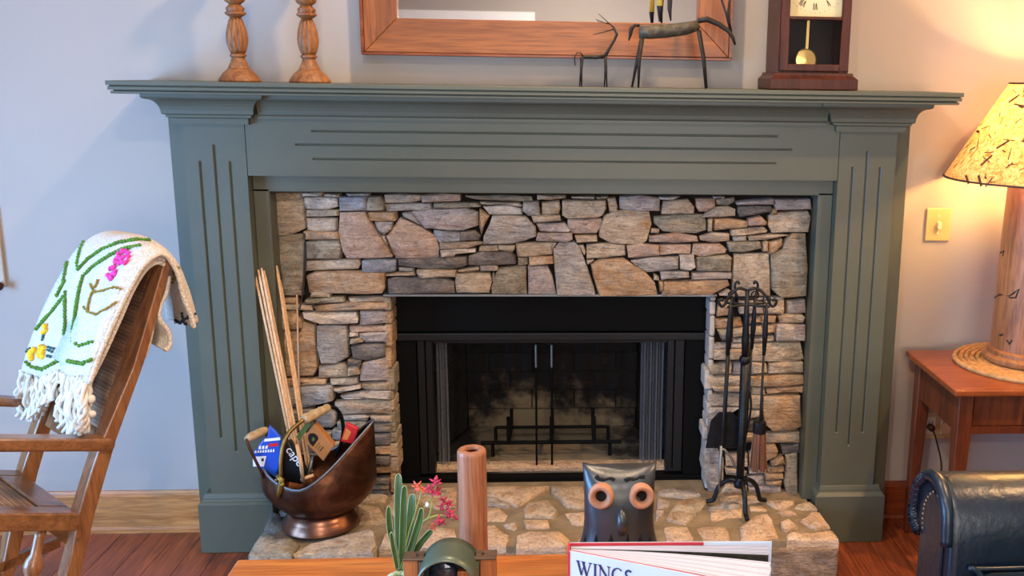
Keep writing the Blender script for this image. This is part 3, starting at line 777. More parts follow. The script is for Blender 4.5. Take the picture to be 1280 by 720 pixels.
obj('case_lining', gbox(bx0+.012, bx1-.012, cyb-.02, cyb-.011, 1.456, 1.80), 'clockdark', ck)
dr = obj('door', join(gbox(bx0+.004, bx0+.028, cyf+.012, cyf+.03, 1.452, 1.80), gbox(bx1-.028, bx1-.004, cyf+.012, cyf+.03, 1.452, 1.80), gbox(bx0+.028, bx1-.028, cyf+.012, cyf+.03, 1.452, 1.472), gbox(bx0+.028, bx1-.028, cyf+.012, cyf+.03, 1.592, 1.602)), 'mahog', ck, bevel=.003)
obj('glass', gbox(bx0+.028, bx1-.028, cyf+.020, cyf+.022, 1.472, 1.80), 'glass', dr)
obj('hood', gsweep((bx0, bx1, cyf+.02, cyb), [(.0, 1.80), (.02, 1.81), (.022, 1.83), (.01, 1.835), (.0, 1.86)]), 'mahog', ck)
dl = obj('dial', gbox(bx0+.02, bx1-.02, cyf+.034, cyf+.038, 1.603, 1.80), 'dial', ck)
dcx, dcz, dr_ = (bx0+bx1)/2, 1.702, .072
NUM = ['XII', 'I', 'II', 'III', 'IIII', 'V', 'VI', 'VII', 'VIII', 'IX', 'X', 'XI']
for i, s in enumerate(NUM):
    a = 2*PI*i/12; rad = V((math.sin(a), 0, math.cos(a))); tg = V((math.cos(a), 0, -math.sin(a)))
    wd = sum({'I': .0045, 'V': .009, 'X': .009}[ch] for ch in s); cur = -wd/2; gs = []
    for ch in s:
        cw = {'I': .0045, 'V': .009, 'X': .009}[ch]; P = lambda u, q: V((dcx, cyf+.0335, dcz))+rad*(dr_+q)+tg*(cur+u)
        st = lambda a_, b_, w_: gs.append(gprism([a_-tg*w_, a_+tg*w_, b_+tg*w_, b_-tg*w_], (0, -.0006, 0)))
        if ch == 'I': st(P(cw/2, -.009), P(cw/2, .009), .0011)
        elif ch == 'V': st(P(cw/2, -.009), P(.0015, .009), .0011); st(P(cw/2, -.009), P(cw-.0015, .009), .0006)
        else: st(P(.0015, -.009), P(cw-.0015, .009), .0006); st(P(cw-.0015, -.009), P(.0015, .009), .0011)
        cur += cw
    obj('numeral', join(*gs), 'ink', dl)
for a, L, wd in ((2.1, .045, .0022), (-.6, .062, .0016)):
    d = V((math.sin(a), 0, math.cos(a))); s_ = V((math.cos(a), 0, -math.sin(a))); c0 = V((dcx, cyf+.032, dcz))
    obj('clock_hand', gprism([c0-s_*wd-d*.01, c0+s_*wd-d*.01, c0+s_*wd*.4+d*L, c0-s_*wd*.4+d*L], (0, -.001, 0)), 'ink', dl)
for i in range(40):
    a = 2*PI*i/40; obj('minute_dot', gbox(dcx+math.sin(a)*.089-.001, dcx+math.sin(a)*.089+.001, cyf+.033, cyf+.034, dcz+math.cos(a)*.089-.001, dcz+math.cos(a)*.089+.001), 'brass', dl) if abs(math.sin(a)*.089) < .08 else None
pd = obj('pendulum', gprism([Yp(u, v, -.155) for u, v in ((1009.5, 22), (1012.5, 22), (1010, 66), (1006.5, 66))], (0, .002, 0)), 'brassb', ck)
pc = Yp(1006.5, 75, -.155); n = 20
obj('bob', glathe([(.0305, 0), (.031, .002), (.028, .005), (.0, .007)], (0, 0, 0), 28), 'brassb', pd)
bo = bpy.data.objects['bob']; bo.rotation_euler = (PI/2, 0, 0); bo.location = V((pc.x, -.158, pc.z)) - ck.location - pd.location

# ------------------------------------------------------------------ iron animals on the shelf
M['rust'] = plain('dark_patinated_iron', '2a2520', .6, .5, var=.5, vscale=50, bmp=.4, bscale=90); M['tube'] = plain('mottled_iron_body', '4a4436', .6, .4, var=.6, vscale=60, bmp=.5, bscale=90)
M['yellow'] = plain('yellow_paint', 'd8b84a', .5)
YA = -.17
def trace(pts, y=YA, dy=0): return [Yp(u, v, y+dy) for u, v in pts]
sd = thing('deer_figurine', (.13, YA, 1.40), 'small thin wire deer figurine with swept-back antlers', 'figurine')
obj('body', gtube(trace([(727, 72), (735, 71), (745, 71.5), (757, 70)]), [.004, .0055, .0055, .005], 8), 'rust', sd, smooth=True)
obj('neck', gtube(trace([(756, 71), (762, 60), (768, 50), (771, 43), (767, 34)]), [.005, .004, .0035, .004, .003], 8), 'rust', sd, smooth=True)
obj('tail', gtube(trace([(729, 71), (726, 66), (721, 66), (718, 72), (719, 82)]), [.003, .0022, .002, .002, .0015], 6), 'rust', sd, smooth=True)
for a in ([(768, 35), (760, 28), (748, 17)], [(768, 36), (755, 40), (741, 43.5)], [(762, 30), (757, 29), (747, 25)]):
    obj('antler', gtube(trace(a), [.002, .0014, .0008], 5), 'rust', sd, smooth=True)
for a, d in (([(728, 72), (727, 88), (727, 112.2)], -.012), ([(727, 72), (726, 90), (724.5, 112)], .012), ([(757, 71), (758, 88), (758.5, 112.6)], -.012), ([(757, 71), (756.5, 90), (755.5, 112.4)], .012)):
    p = trace(a, YA, d); p[-1].z = 1.4005; obj('leg', gtube(p, [.0045, .003, .002], 6), 'rust', sd, smooth=True)
bd = thing('horse_figurine', (.34, YA, 1.40), 'tall hammered iron horned-animal figurine with a tubular body and slender riders', 'figurine')
obj('body', gtube(trace([(799, 40), (812, 40), (835, 38.5), (858, 35.5), (873, 31.5)]), [.017, .0195, .019, .018, .014], 14), 'tube', bd, smooth=True)
obj('tail', gtube(trace([(800, 32), (793, 31.5), (789, 36), (788, 43), (786, 51)]), [.004, .005, .006, .005, .0015], 8), 'rust', bd, smooth=True)
obj('neck', gtube(trace([(872, 26), (884, 24), (898, 30), (910, 38), (916, 47), (919, 56)]), [.007, .008, .007, .0065, .005, .003], 8), 'rust', bd, smooth=True)
for a in ([(913, 38), (908, 18), (902, 0), (898, -20)], [(914, 40), (910, 16), (912, 0), (914, -20)]): obj('horn', gtube(trace(a), [.0035, .0035, .003, .0012], 6), 'rust', bd, smooth=True)
for a, d in (([(803, 48), (799, 75), (798, 112)], -.02), ([(802, 48), (796, 78), (790, 111.5)], .012), ([(873, 38), (879, 72), (882, 113)], -.015), ([(874, 38), (880, 74), (883.5, 112)], .02)):
    p = trace(a, YA, d); p[-1].z = 1.4005; obj('leg', gtube(p, [.0055, .005, .0028], 8), 'rust', bd, smooth=True)
obj('rider_leg', gtube(trace([(825, 27), (824.5, 8), (824.5, 7)]), [.0035, .008, .0085], 10), 'rust', bd, smooth=True)
obj('rider_body', gtube(trace([(824.5, 7.5), (825, -30), (825, -60)]), [.0085, .0085, .004], 10), 'yellow', bd, smooth=True)
obj('rider_leg', gtube(trace([(838.5, 26), (837, 12), (838, -20), (838, -60)]), [.002, .006, .009, .004], 10), 'rust', bd, smooth=True)

# ------------------------------------------------------------------ switch, outlet, peg at the left edge
M['plate'] = plain('almond_plate', 'c8b078', .4, var=.04); M['toggle'] = plain('ivory_toggle', 'e0d4b0', .35, var=.02)
sw = thing('light_switch', (1.212, -.003, .94), 'almond toggle light switch on the wall left of the lamp', 'switch')
obj('plate', gbox(1.172, 1.252, -.007, -.0005, .94, 1.044), 'plate', sw, bevel=.003)
obj('toggle', gprism([V((1.205, -.007, .985)), V((1.219, -.007, .985)), V((1.218, -.007, 1.004)), V((1.206, -.007, 1.004))], (0, -.012, -.006)), 'toggle', sw, bevel=.002)
for z in (.965, 1.019): obj('screw', gtube([(1.212, -.0068, z), (1.212, -.0085, z)], .003, 8), 'toggle', sw)
ou = thing('wall_outlet', (1.26, -.003, .28), 'almond double wall outlet low behind the side table legs', 'outlet')
obj('plate', gbox(1.215, 1.312, -.007, -.0005, .283, .375), 'plate', ou, bevel=.003)
for x in (1.238, 1.288):
    s_ = obj('socket', gbox(x-.017, x+.017, -.010, -.006, .300, .358), 'toggle', ou, bevel=.004)
    for dx in (-.006, .006): obj('slot', gbox(x+dx-.001, x+dx+.001, -.0104, -.0098, .336, .346), 'ink', s_)
pg = thing('coat_peg', (-1.735, -.01, .76), 'dark knob on a small wooden wall plate at the left picture edge', 'peg')
q = Yp(4, 340, 0); obj('back_plate', gbox(q.x-.06, q.x+.008, -.012, -.0005, .79, 1.03), plain('pale_plate', 'b7a48e', .6), pg, bevel=.004); pg.location = (q.x-.03, -.005, .79)
bpy.data.objects['back_plate'].location = V((q.x-.026, -.00625, .79))-pg.location
q = Yp(-2, 358, -.03); obj('knob', join(gball(q, .014), gtube([q, (q.x, -.012, q.z)], .007)), 'mahog', pg, smooth=True)

# ------------------------------------------------------------------ side table and lamp at the right
M['cherry'] = wood('cherry_top', '7a3514', 'a85a2a', 0, .33, 8, .07, coat=.3); M['cherryz'] = wood('cherry_legs', '4a2110', '7a3d1e', 2, .4, 9, .07)
st = thing('side_table', (1.44, -.26, 0), 'cherry wood side table with tapered legs under the lamp', 'table')
tx0, tx1, ty0, ty1, tz = 1.118, 1.76, -.47, -.06, .60
obj('table_top', gbox(tx0, tx1, ty0, ty1, tz-.018, tz), 'cherry', st, bevel=.004)
lx0, lx1, ly0, ly1 = tx0+.025, tx1-.025, ty0+.025, ty1-.025
for x, y, sx, sy in ((lx0, ly0, 1, 1), (lx1, ly0, -1, 1), (lx0, ly1, 1, -1), (lx1, ly1, -1, -1)):
    q = lambda s, z: [V((x, y, z)), V((x+sx*s, y, z)), V((x+sx*s, y+sy*s, z)), V((x, y+sy*s, z))]
    P = q(.042, tz-.018)+q(.042, .46)+q(.024, 0)
    obj('leg', (P, [(0, 1, 2, 3)]+[(k*4+i, k*4+(i+1) % 4, k*4+4+(i+1) % 4, k*4+4+i) for k in (0, 1) for i in range(4)]+[(8, 9, 10, 11)]), 'cherryz', st, bevel=.002, seg=1)
obj('apron', gbox(lx0+.006, lx0+.024, ly0+.042, ly1-.042, .462, tz-.018), 'cherryz', st); obj('apron', gbox(lx1-.024, lx1-.006, ly0+.042, ly1-.042, .462, tz-.018), 'cherryz', st)
obj('apron', gbox(lx0+.042, lx1-.042, ly1-.024, ly1-.006, .462, tz-.018), 'cherryz', st)
obj('drawer_front', gbox(lx0+.046, lx1-.046, ly0+.008, ly0+.026, .485, tz-.026), 'cherryz', st, bevel=.002, seg=1); obj('drawer_rail', gbox(lx0+.042, lx1-.042, ly0+.006, ly0+.028, .462, .484), 'cherryz', st)
LC = V((1.437, -.225, tz))
M['seagrass'] = plain('woven_seagrass', 'b98d58', .8, var=.3, vscale=60, bmp=.6, bscale=220)
g = [glathe([(.0, 0), (.205, 0), (.205, .004), (.0, .004)], LC+V((0, 0, .0005)), 40)]
for k in range(13):
    r = .012+k*.0165; g.append(gtube([LC+V((math.cos(a*PI/24)*r, math.sin(a*PI/24)*r, .006+.0012*(a % 2))) for a in range(49)], .0085, 6, False))
obj('placemat', join(*g), 'seagrass', None, smooth=True, label='round coiled seagrass mat under the lamp on the side table', cat='mat')
M['lampwood'] = wood('lamp_column_wood', '7e4c2a', 'b07d50', 2, .5, 6, .12); M['shrim'] = plain('shade_rim', '3a2418', .6)
lp = thing('table_lamp', LC+V((0, 0, .016)), 'lit table lamp with straw-flecked paper shade and carved tapering column', 'lamp')
LZ = LC+V((0, 0, .0165))
obj('base', glathe([(.130, 0), (.134, .006), (.134, .016), (.126, .022), (.122, .024), (.122, .034), (.113, .040)], LZ, 40), 'lampwood', lp, smooth=True, angle=40)
col = obj('column', glathe([(.113, .040), (.112, .06), (.110, .26), (.107, .42), (.104, .53), (.102, .545)], LZ, 40), 'lampwood', lp, smooth=True, angle=60)
M['glow_cap'] = plain('lamplit_cap', 'd8b070', .5)  # lamplight on the column top, put into a pale yellow colour
obj('column_cap', glathe([(.102, .545), (.094, .553), (.02, .556), (.012, .60), (.012, .64)], LZ, 24), 'glow_cap', lp, smooth=True, angle=40)
def on_col(u, v):      # point on the tapering column
    d = ray(u, v).normalized(); best = None
    for i in range(400):
        p = CAM+d*(2.4+i*.003); h = p.z-LZ.z; r = .113-.017*max(0, h)
        if (V((p.x, p.y))-V((LZ.x, LZ.y))).length < r+.0005: return p
    return p
for pts in ([(1248, 318), (1250, 322), (1249, 330), (1246, 336)], [(1251, 316), (1256, 314), (1254, 320)], [(1243, 365), (1248, 360), (1256, 362), (1262, 360)], [(1244, 372), (1250, 368), (1262, 370), (1268, 366), (1274, 361), (1270, 372), (1262, 372)], [(1242, 378), (1240, 396)], [(1250, 419), (1254, 418)], [(1259, 425), (1262, 430), (1265, 425)]):
    if any((on_col(u, v).y > -.12) for u, v in pts): continue
    obj('carved_figure', gtube([on_col(u, v) for u, v in pts], .0035, 6), 'ink', col, smooth=True)
m, nt, b = newmat('straw_paper'); nt.nodes.remove(b); v = coords(nt, rnd=False)
cc = ramp(nt, noise(nt, v, 60, 6, .7, 1.2), [(.35, hexc('9a6e38')), (.5, hexc('cfa868')), (.62, hexc('dcc08c'))])
tl = node(nt, 'ShaderNodeBsdfTranslucent'); df = node(nt, 'ShaderNodeBsdfDiffuse'); mx = node(nt, 'ShaderNodeMixShader'); mx.inputs[0].default_value = .27
nt.links.new(cc, tl.inputs[0]); nt.links.new(cc, df.inputs[0]); nt.links.new(df.outputs[0], mx.inputs[1]); nt.links.new(tl.outputs[0], mx.inputs[2]); nt.links.new(mx.outputs[0], nt.nodes['Material Output'].inputs[0]); M['paper'] = m
SB, ST, RB, RTp = 1.158, 1.428, .285, .125
sh = obj('shade', glathe([(RB, SB-LZ.z), (RTp, ST-LZ.z)], LZ, 64, cap=False), 'paper', lp, smooth=True)
for r, z in ((RB, SB), (RTp, ST)): obj('rim', gtube([V((LZ.x+math.cos(a*PI/32)*r, LZ.y+math.sin(a*PI/32)*r, z)) for a in range(65)], .003, 6, False), 'shrim', sh, smooth=True)
M['straw'] = plain('brown_straw', '4a2a12', .7)
gs = []
for k in range(170):
    t_ = random.random()**.7; a = random.uniform(PI*.75, PI*1.75) if k < 110 else random.uniform(0, 2*PI); L = random.uniform(.012, .042); w_ = random.choice([.0014, .0018, .0024, .0036])
    r = RTp+(RB-RTp)*t_; c0 = V((LZ.x+math.cos(a)*r, LZ.y+math.sin(a)*r, ST+(SB-ST)*t_)); tg = V((-math.sin(a), math.cos(a), 0)); dn = V((math.cos(a)*(RB-RTp), math.sin(a)*(RB-RTp), SB-ST)).normalized()
    an = random.uniform(0, PI); e1 = tg*math.cos(an)+dn*math.sin(an); e2 = tg*-math.sin(an)+dn*math.cos(an); nn = tg.cross(dn); nn = nn if nn.dot(V((math.cos(a), math.sin(a), 0))) > 0 else -nn
    c0 = c0+nn*.001; gs.append(([c0-e1*L/2-e2*w_, c0+e1*L/2-e2*w_, c0+e1*L/2+e2*w_, c0-e1*L/2+e2*w_], [(0, 1, 2, 3)]))
obj('straw_flecks', join(*gs), 'straw', sh, kind='stuff')
hp = obj('harp', gtube([LZ+V((0, 0, .64)), LZ+V((0, .03, .66)), LZ+V((0, .03, .79)), LZ+V((0, 0, .805))], .003, 6), 'brass', lp)
obj('spider', join(gtube([V((LZ.x-RTp, LZ.y, ST-.004)), V((LZ.x+RTp, LZ.y, ST-.004))], .002, 6), gtube([V((LZ.x, LZ.y-RTp, ST-.004)), V((LZ.x, LZ.y+RTp, ST-.004))], .002, 6)), 'brass', lp)
m, nt, b = newmat('bulb_glow'); b.inputs['Emission Color'].default_value = (1, .62, .28, 1); b.inputs['Emission Strength'].default_value = 6; M['bulb'] = m
obj('bulb', gball(LZ+V((0, 0, .70)), .028, 16, 10), 'bulb', lp, smooth=True)
LAMP = lamp_data('lamp_light', 'POINT', LZ+V((0, 0, .70)), 74, (1, .57, .17), shadow_soft_size=.032)
bpy.data.objects['bulb'].visible_shadow = True
cpts = [(1.237, -.02, .325), (1.245, -.045, .30), (1.27, -.05, .20), (1.255, -.05, .10), (1.24, -.06, .012), (1.30, -.09, .006), (1.38, -.08, .006)]
pc_ = thing('lamp_cord', (1.26, -.05, 0), 'thin dark lamp cord hanging from the wall outlet', 'cord')
def smoothpath(p, k=6):
    p = [V(q) for q in p]; out = []
    for i in range(len(p)-1):
        a, b_, c_, d = p[max(i-1, 0)], p[i], p[i+1], p[min(i+2, len(p)-1)]
        for t in range(k):
            s = t/k; out.append(.5*((2*b_)+(c_-a)*s+(2*a-5*b_+4*c_-d)*s*s+(3*b_-a-3*c_+d)*s**3))
    return out+[p[-1]]
obj('cable', gtube(smoothpath(cpts), .003, 6), 'ink', pc_, smooth=True); obj('plug', gtube([(1.237, -.0105, .326), (1.237, -.028, .326), (1.237, -.036, .322)], [.012, .011, .005], 10), 'mahog', pc_, smooth=True)

# ------------------------------------------------------------------ leather armchair, facing left
M['leather'] = plain('dark_leather', '0c1e2c', .36, spec=.6, var=.3, vscale=18, bmp=.35, bscale=55); M['nail'] = plain('brass_nail', 'b8a888', .3, .9)
ac = thing('armchair', (1.25, -1.45, 0), 'dark blue-green leather club armchair with rolled arm and nailhead trim', 'armchair')
AX = .84
outl = [(1149, 668), (1143, 653), (1142, 632), (1149, 600), (1162, 589), (1176, 597), (1185, 622), (1188, 649), (1187, 690)]
pr = [Xp(u, v, AX) for u, v in outl]; pr = [V((AX, p.y, p.z)) for p in pr]
yi = pr[-1].y; pr += [V((AX, yi, .22)), V((AX, pr[0].y-.005, .22)), V((AX, pr[0].y-.012, pr[0].z-.002))]
def arm(dy, flip, nm='arm'):
    P = [V((p.x, (2*YC-p.y) if flip else p.y, p.z)) for p in pr]
    rows = []
    for k, (x, s) in enumerate(((AX, .93), (AX+.006, .98), (AX+.02, 1.0), (AX+.25, 1.0), (AX+.55, 1.0), (AX+.80, 1.0))):
        c = sum(P, V())/len(P); rows.append([V((x, c.y+(p.y-c.y)*s, c.z+(p.z-c.z)*s)) for p in P+[P[0]]])
    v, f = ggrid(rows); n = len(P)+1; f += [tuple(range(n-1)), tuple((len(rows)-1)*n+i for i in range(n-2, -1, -1))]
    o = obj(nm, (v, f), 'leather', ac, smooth=True, bevel=.012, seg=3); return o
YC = yi-.29
a1 = arm(0, False); arm(0, True)
# front facing panel with piping roll, pleats and nails on the visible arm
pan = [Xp(u, v, AX) for u, v in ((1153, 664), (1152, 645), (1155, 628), (1161, 617), (1167, 613), (1174, 618), (1179, 632), (1181, 655), (1180, 690))]
pan = [V((AX, p.y, p.z)) for p in pan]+[V((AX, yi+.03, .22)), V((AX, pr[0].y-.01, .22))]
obj('front_panel', gprism(pan, (-.006, 0, 0)), 'leather', a1, bevel=.003)
roll = smoothpath([V((AX-.002, p.y, p.z)).lerp(V((AX-.002, (pr[3].y+pr[6].y)/2, pr[4].z-.06)), .12) for p in pr[:9]], 4)
obj('piping_roll', gtube(roll, .014, 10), 'leather', a1, smooth=True)
for k in range(22):      # pleats of gathered leather round the scroll
    p = roll[min(len(roll)-1, int(k*.8))]; c0 = V((AX-.004, (pr[3].y+pr[6].y)/2, pr[4].z-.055)); d = (p-c0).normalized(); tg = V((0, -d.z, d.y))
    obj('pleat', gtube([p-d*.016+V((-.004, 0, 0)), p+V((-.014, 0, 0)), p+d*.012+V((-.006, 0, 0))], [.002, .0042, .002], 6), 'leather', a1, smooth=True)
for (u, v) in ((1153, 660), (1153, 654), (1153, 648), (1153.5, 642), (1154.5, 636), (1155.5, 630.5), (1157.5, 625.5), (1160, 621), (1163, 617.5), (1166.5, 615)):
    p = Xp(u, v, AX-.006); obj('nailhead', gball(p, .0032, 8, 5, (.6, 1, 1)), 'nail', a1, smooth=True)
def cushion(nm, x0, x1, y0, y1, z0, z1, parent, puff=.02, bev=.03):
    P = []; n = 10
    for i in range(n+1):
        P.append([V((x0+(x1-x0)*i/n, y0+(y1-y0)*j/n, z1+puff*(math.sin(PI*i/n)*math.sin(PI*j/n)))) for j in range(n+1)])
    v, f = ggrid(P); nn = n+1; k = len(v)
    edge = [(0, j) for j in range(n)]+[(i, n) for i in range(n)]+[(n, n-j) for j in range(n)]+[(n-i, 0) for i in range(n)]
    ids = [i*nn+j for i, j in edge]; v += [V((v[q].x, v[q].y, z0)) for q in ids]; m_ = len(ids)
    f += [(ids[i], ids[(i+1) % m_], k+(i+1) % m_, k+i) for i in range(m_)]+[tuple(k+i for i in range(m_))]
    return obj(nm, (v, f), 'leather', parent, smooth=True, bevel=bev, seg=4)
cs = cushion('seat_cushion', AX+.05, AX+.68, YC*2-yi+.012, yi-.012, .325, .455, ac)
obj('cushion_piping', gtube(smoothpath([(AX+.052, 2*YC-yi+.03, .452), (AX+.048, YC, .458), (AX+.052, yi-.03, .452), (AX+.09, yi-.014, .452), (AX+.6, yi-.014, .455)], 5), .006, 8), 'leather', cs, smooth=True)
obj('seat_base', gbox(AX+.01, AX+.78, 2*YC-yi+.004, yi-.004, .11, .32), 'leather', ac, bevel=.02)
obj('backrest', gprism([V((AX+.66, 2*YC-yi, .30)), V((AX+.64, 2*YC-yi, .5)), V((AX+.74, 2*YC-yi, .93)), V((AX+.84, 2*YC-yi, .95)), V((AX+.90, 2*YC-yi, .88)), V((AX+.84, 2*YC-yi, .15))], (0, 2*(yi-YC), 0)), 'leather', ac, bevel=.05, seg=4, smooth=True)
for x in (AX+.04, AX+.76):
    for y in (yi-.04, 2*YC-yi+.04): obj('foot', glathe([(.018, 0), (.026, .05), (.03, .112)], (x, y, 0), 12), 'mahog', ac, smooth=True)

# ------------------------------------------------------------------ fireside tool set
TX, TY = .587, -.165
ts = thing('tool_stand', (TX, TY, ZH), 'black wrought iron fireside tool stand with tripod feet and scrolled crown', 'stand')
obj('post', gtube([(TX, TY, .20), (TX, TY, .34), (TX, TY, .595)], [.012, .013, .0125], 10), 'iron', ts, smooth=True)
obj('collar', glathe([(.0, 0), (.015, .0), (.017, .006), (.017, .016), (.012, .022)], (TX, TY, .592), 12), 'iron', ts, smooth=True)
obj('upper_post', gtube([(TX, TY, .612), (TX, TY, .66), (TX, TY, .72), (TX, TY, .815)], [.010, .012, .009, .006], 10), 'iron', ts, smooth=True)
obj('hub', glathe([(.0, 0), (.018, .0), (.02, .012), (.014, .03)], (TX, TY, .193), 10), 'iron', ts, smooth=True)
for u, v in ((891, 627), (932, 645), (950, 626)):
    f = Zp(u, v, .137); h = V((TX, TY, .205)); d = V((f.x-TX, f.y-TY, 0)); L = d.length; d.normalize()
    obj('leg', gtube(smoothpath([h, h+d*L*.35+V((0, 0, .010)), h+d*L*.75-V((0, 0, .012)), h+d*L*.93-V((0, 0, .05)), V((f.x, f.y, .142)), V((f.x, f.y, .136))+d*.02], 5), .0075, 8), 'iron', ts, smooth=True)
for s in (-1, 1):
    obj('crown_arm', gtube(smoothpath([(TX, TY, .815), (TX+s*.028, TY-.004, .822), (TX+s*.055, TY-.008, .80), (TX+s*.068, TY-.01, .775), (TX+s*.078, TY-.012, .770), (TX+s*.086, TY-.012, .782), (TX+s*.08, TY-.012, .792), (TX+s*.074, TY-.012, .785)], 5), .0045, 8), 'iron', ts, smooth=True)
    obj('crown_arm', gtube(smoothpath([(TX, TY, .79), (TX+s*.02, TY+.01, .79), (TX+s*.032, TY+.018, .805), (TX+s*.034, TY+.02, .83), (TX+s*.026, TY+.02, .838), (TX+s*.022, TY+.02, .83)], 5), .004, 8), 'iron', ts, smooth=True)
    obj('hook_bar', gtube([(TX, TY, .772), (TX+s*.062, TY-.03, .772)], .004, 6), 'iron', ts); obj('hook_bar', gtube([(TX, TY, .772), (TX+s*.062, TY+.03, .772)], .004, 6), 'iron', ts)
def tool(nm, label, x, y, zb_, lean=0, cat=None):
    t = thing(nm, (x, y, zb_), label, cat or 'fire tool', 'fireside tools on the stand')
    obj('handle', gtube([(x, y, .785), (x, y, .74), (x+lean*.1, y, .69), (x+lean*.3, y, .625)], [.003, .0065, .0085, .005], 10), 'iron', t, smooth=True)
    obj('ring', gtube([V((x+.011*math.cos(a*PI/8), y, .794+.011*math.sin(a*PI/8))) for a in range(17)], .0025, 6, False), 'iron', t, smooth=True)
    obj('rod', gtube([(x+lean*.3, y, .63), (x+lean, y, zb_+.02)], [.004, .004], 8), 'iron', t, smooth=True)
    return t
t = tool('fire_poker', 'iron fire poker with a barbed tip hanging from the tool stand', TX-.055, TY-.03, .19, -.012)
obj('barb', gtube(smoothpath([(TX-.067, TY-.03, .33), (TX-.055, TY-.03, .325), (TX-.035, TY-.03, .30), (TX-.02, TY-.03, .265)], 4), [.004]*12+[.0015], 8), 'steel', t, smooth=True)
obj('tip', gtube([(TX-.067, TY-.03, .34), (TX-.068, TY-.03, .25), (TX-.069, TY-.03, .185)], [.005, .0055, .002], 8), 'steel', t, smooth=True)
t = tool('ash_shovel', 'iron ash shovel with a flat dark blade behind the poker', TX-.04, TY+.035, .29, -.008)
bl = [(-.022, .425), (.018, .425), (.042, .40), (.050, .30), (-.058, .30), (-.046, .395)]
obj('blade', gprism([V((TX-.045+a, TY+.035+(.425-z)*.12, z)) for a, z in bl], (0, .004, 0)), 'iron', t, bevel=.002, seg=1)
t = tool('fire_tongs', 'slim iron fire tongs hanging close behind the central post', TX+.03, TY+.035, .30, -.012)
obj('jaw', gtube(smoothpath([(TX+.024, TY+.035, .50), (TX+.032, TY+.035, .44), (TX+.022, TY+.035, .36), (TX+.012, TY+.035, .30)], 4), .0035, 6), 'iron', t, smooth=True)
t = tool('hearth_brush', 'hearth brush with a black ferrule and reddish-brown bristles on the tool stand', TX+.053, TY-.03, .255, -.005, 'brush')
bxx, byy = TX+.048, TY-.03
obj('ferrule', glathe([(.006, .032), (.020, .030), (.021, .0), (.020, -.004)], (bxx, byy, .385), 18), 'blacks', t, smooth=True, angle=40)
M['bristle'] = wood('broom_bristle', '4a2a1c', '9a6a4a', 2, .8, 30, .03)
gs = []
for k in range(120):
    a = random.uniform(0, 2*PI); r = math.sqrt(random.random()); p0 = V((bxx+math.cos(a)*r*.018, byy+math.sin(a)*r*.018, .384)); p1 = V((bxx+math.cos(a)*r*.027+.001, byy+math.sin(a)*r*.022, .258+random.uniform(0, .008)))
    gs.append(gtube([p0, p1], [.0022, .0018], 4))
obj('bristles', join(*gs), 'bristle', t, kind='stuff')

# ------------------------------------------------------------------ copper coal scuttle and what it holds
m, nt, b = newmat('tarnished_copper'); b.inputs['Metallic'].default_value = .9; v = coords(nt, rnd=False)
nt.links.new(ramp(nt, noise(nt, v, 10, 5, .65, .6), [(.30, hexc('2c1c14')), (.5, hexc('523424')), (.68, hexc('7c5038')), (.8, hexc('907050'))]), b.inputs['Base Color'])
rr = ramp(nt, noise(nt, v, 16, 4), [(.3, (.30, .30, .30, 1)), (.7, (.55, .55, .55, 1))]); nt.links.new(rr, b.inputs['Roughness']); bump(nt, b, noise(nt, v, 26, 3), .25, .006); M['copper'] = m
m2 = plain('polished_copper', '7c5644', .3, .95, var=.2, vscale=20); M['copperfoot'] = m2
SX, SY = -.668, -.245
sc_ = thing('coal_scuttle', (SX, SY, ZH), 'tarnished copper coal scuttle with high pouring lip and wooden handle grips', 'scuttle')
def zrim(a):
    c = math.cos(a); s = math.sin(a)
    return .284 + .163*max(0, (c+.22)/1.22)**1.5 + .05*max(0, -c)**1.8 + .008*max(0, s)
def brad(z, a):
    t = max(0, min(1, (z-.172)/.10)); k = .52+.48*math.sin(t*PI/2)**.9
    if z > .285: k *= 1-.10*min(1, (z-.285)/.12)*(1-max(0, math.cos(a))**2)
    c, s = math.cos(a), math.sin(a); rx = .163 if c > 0 else .160; ry = .128
    if z > .30 and c > 0: ry *= 1-.45*min(1, (z-.30)/.15)
    return c*rx*k, s*ry*k
def bowl(inner=0):
    P = []
    for j in range(15):
        row = []
        for i in range(49):
            a = 2*PI*i/48; z = .172+(zrim(a)-.172)*(j/14)**.8; x, y = brad(z, a); row.append(V((SX+x*(1-inner), SY+y*(1-inner), z+inner*.05*(1-j/14))))
        P.append(row)
    v, f = ggrid(P); f.append(tuple(range(48))); return v, f
obj('bowl', bowl(), 'copper', sc_, smooth=True, solid=.003)
rim = [V((SX+brad(zrim(a*PI/24), a*PI/24)[0], SY+brad(zrim(a*PI/24), a*PI/24)[1], zrim(a*PI/24))) for a in range(49)]
obj('rolled_rim', gtube(rim, .0032, 8, False), 'steel', sc_, smooth=True)
obj('foot', glathe([(.108, .0), (.111, .004), (.107, .018), (.099, .027), (.097, .031), (.091, .042), (.082, .048), (.06, .052)], (SX, SY, ZH+.004), 40), 'copperfoot', sc_, smooth=True, angle=45)
hpts = [(351, 607, -.352), (351, 592, -.352), (351, 575, -.348), (354, 556, -.335), (362, 540, -.32), (374, 529, -.30), (379, 525, -.29)]
hpt2 = [(411, 509, -.215), (419, 510, -.20), (426, 519, -.18), (429, 535, -.16), (427, 552, -.145), (420, 570, -.135)]
hd = obj('handle', gtube(smoothpath([Yp(*p) for p in hpts], 4), .0058, 8), 'brass', sc_, smooth=True); obj('handle', gtube(smoothpath([Yp(*p) for p in hpt2], 4), .0055, 8), 'blacks', sc_, smooth=True)
ga, gb = Yp(379, 525, -.29), Yp(411, 509, -.215); prof = [.011, .0155, .0155, .013, .0145, .0155, .0145, .0125, .014, .0125, .0115, .013, .0105]
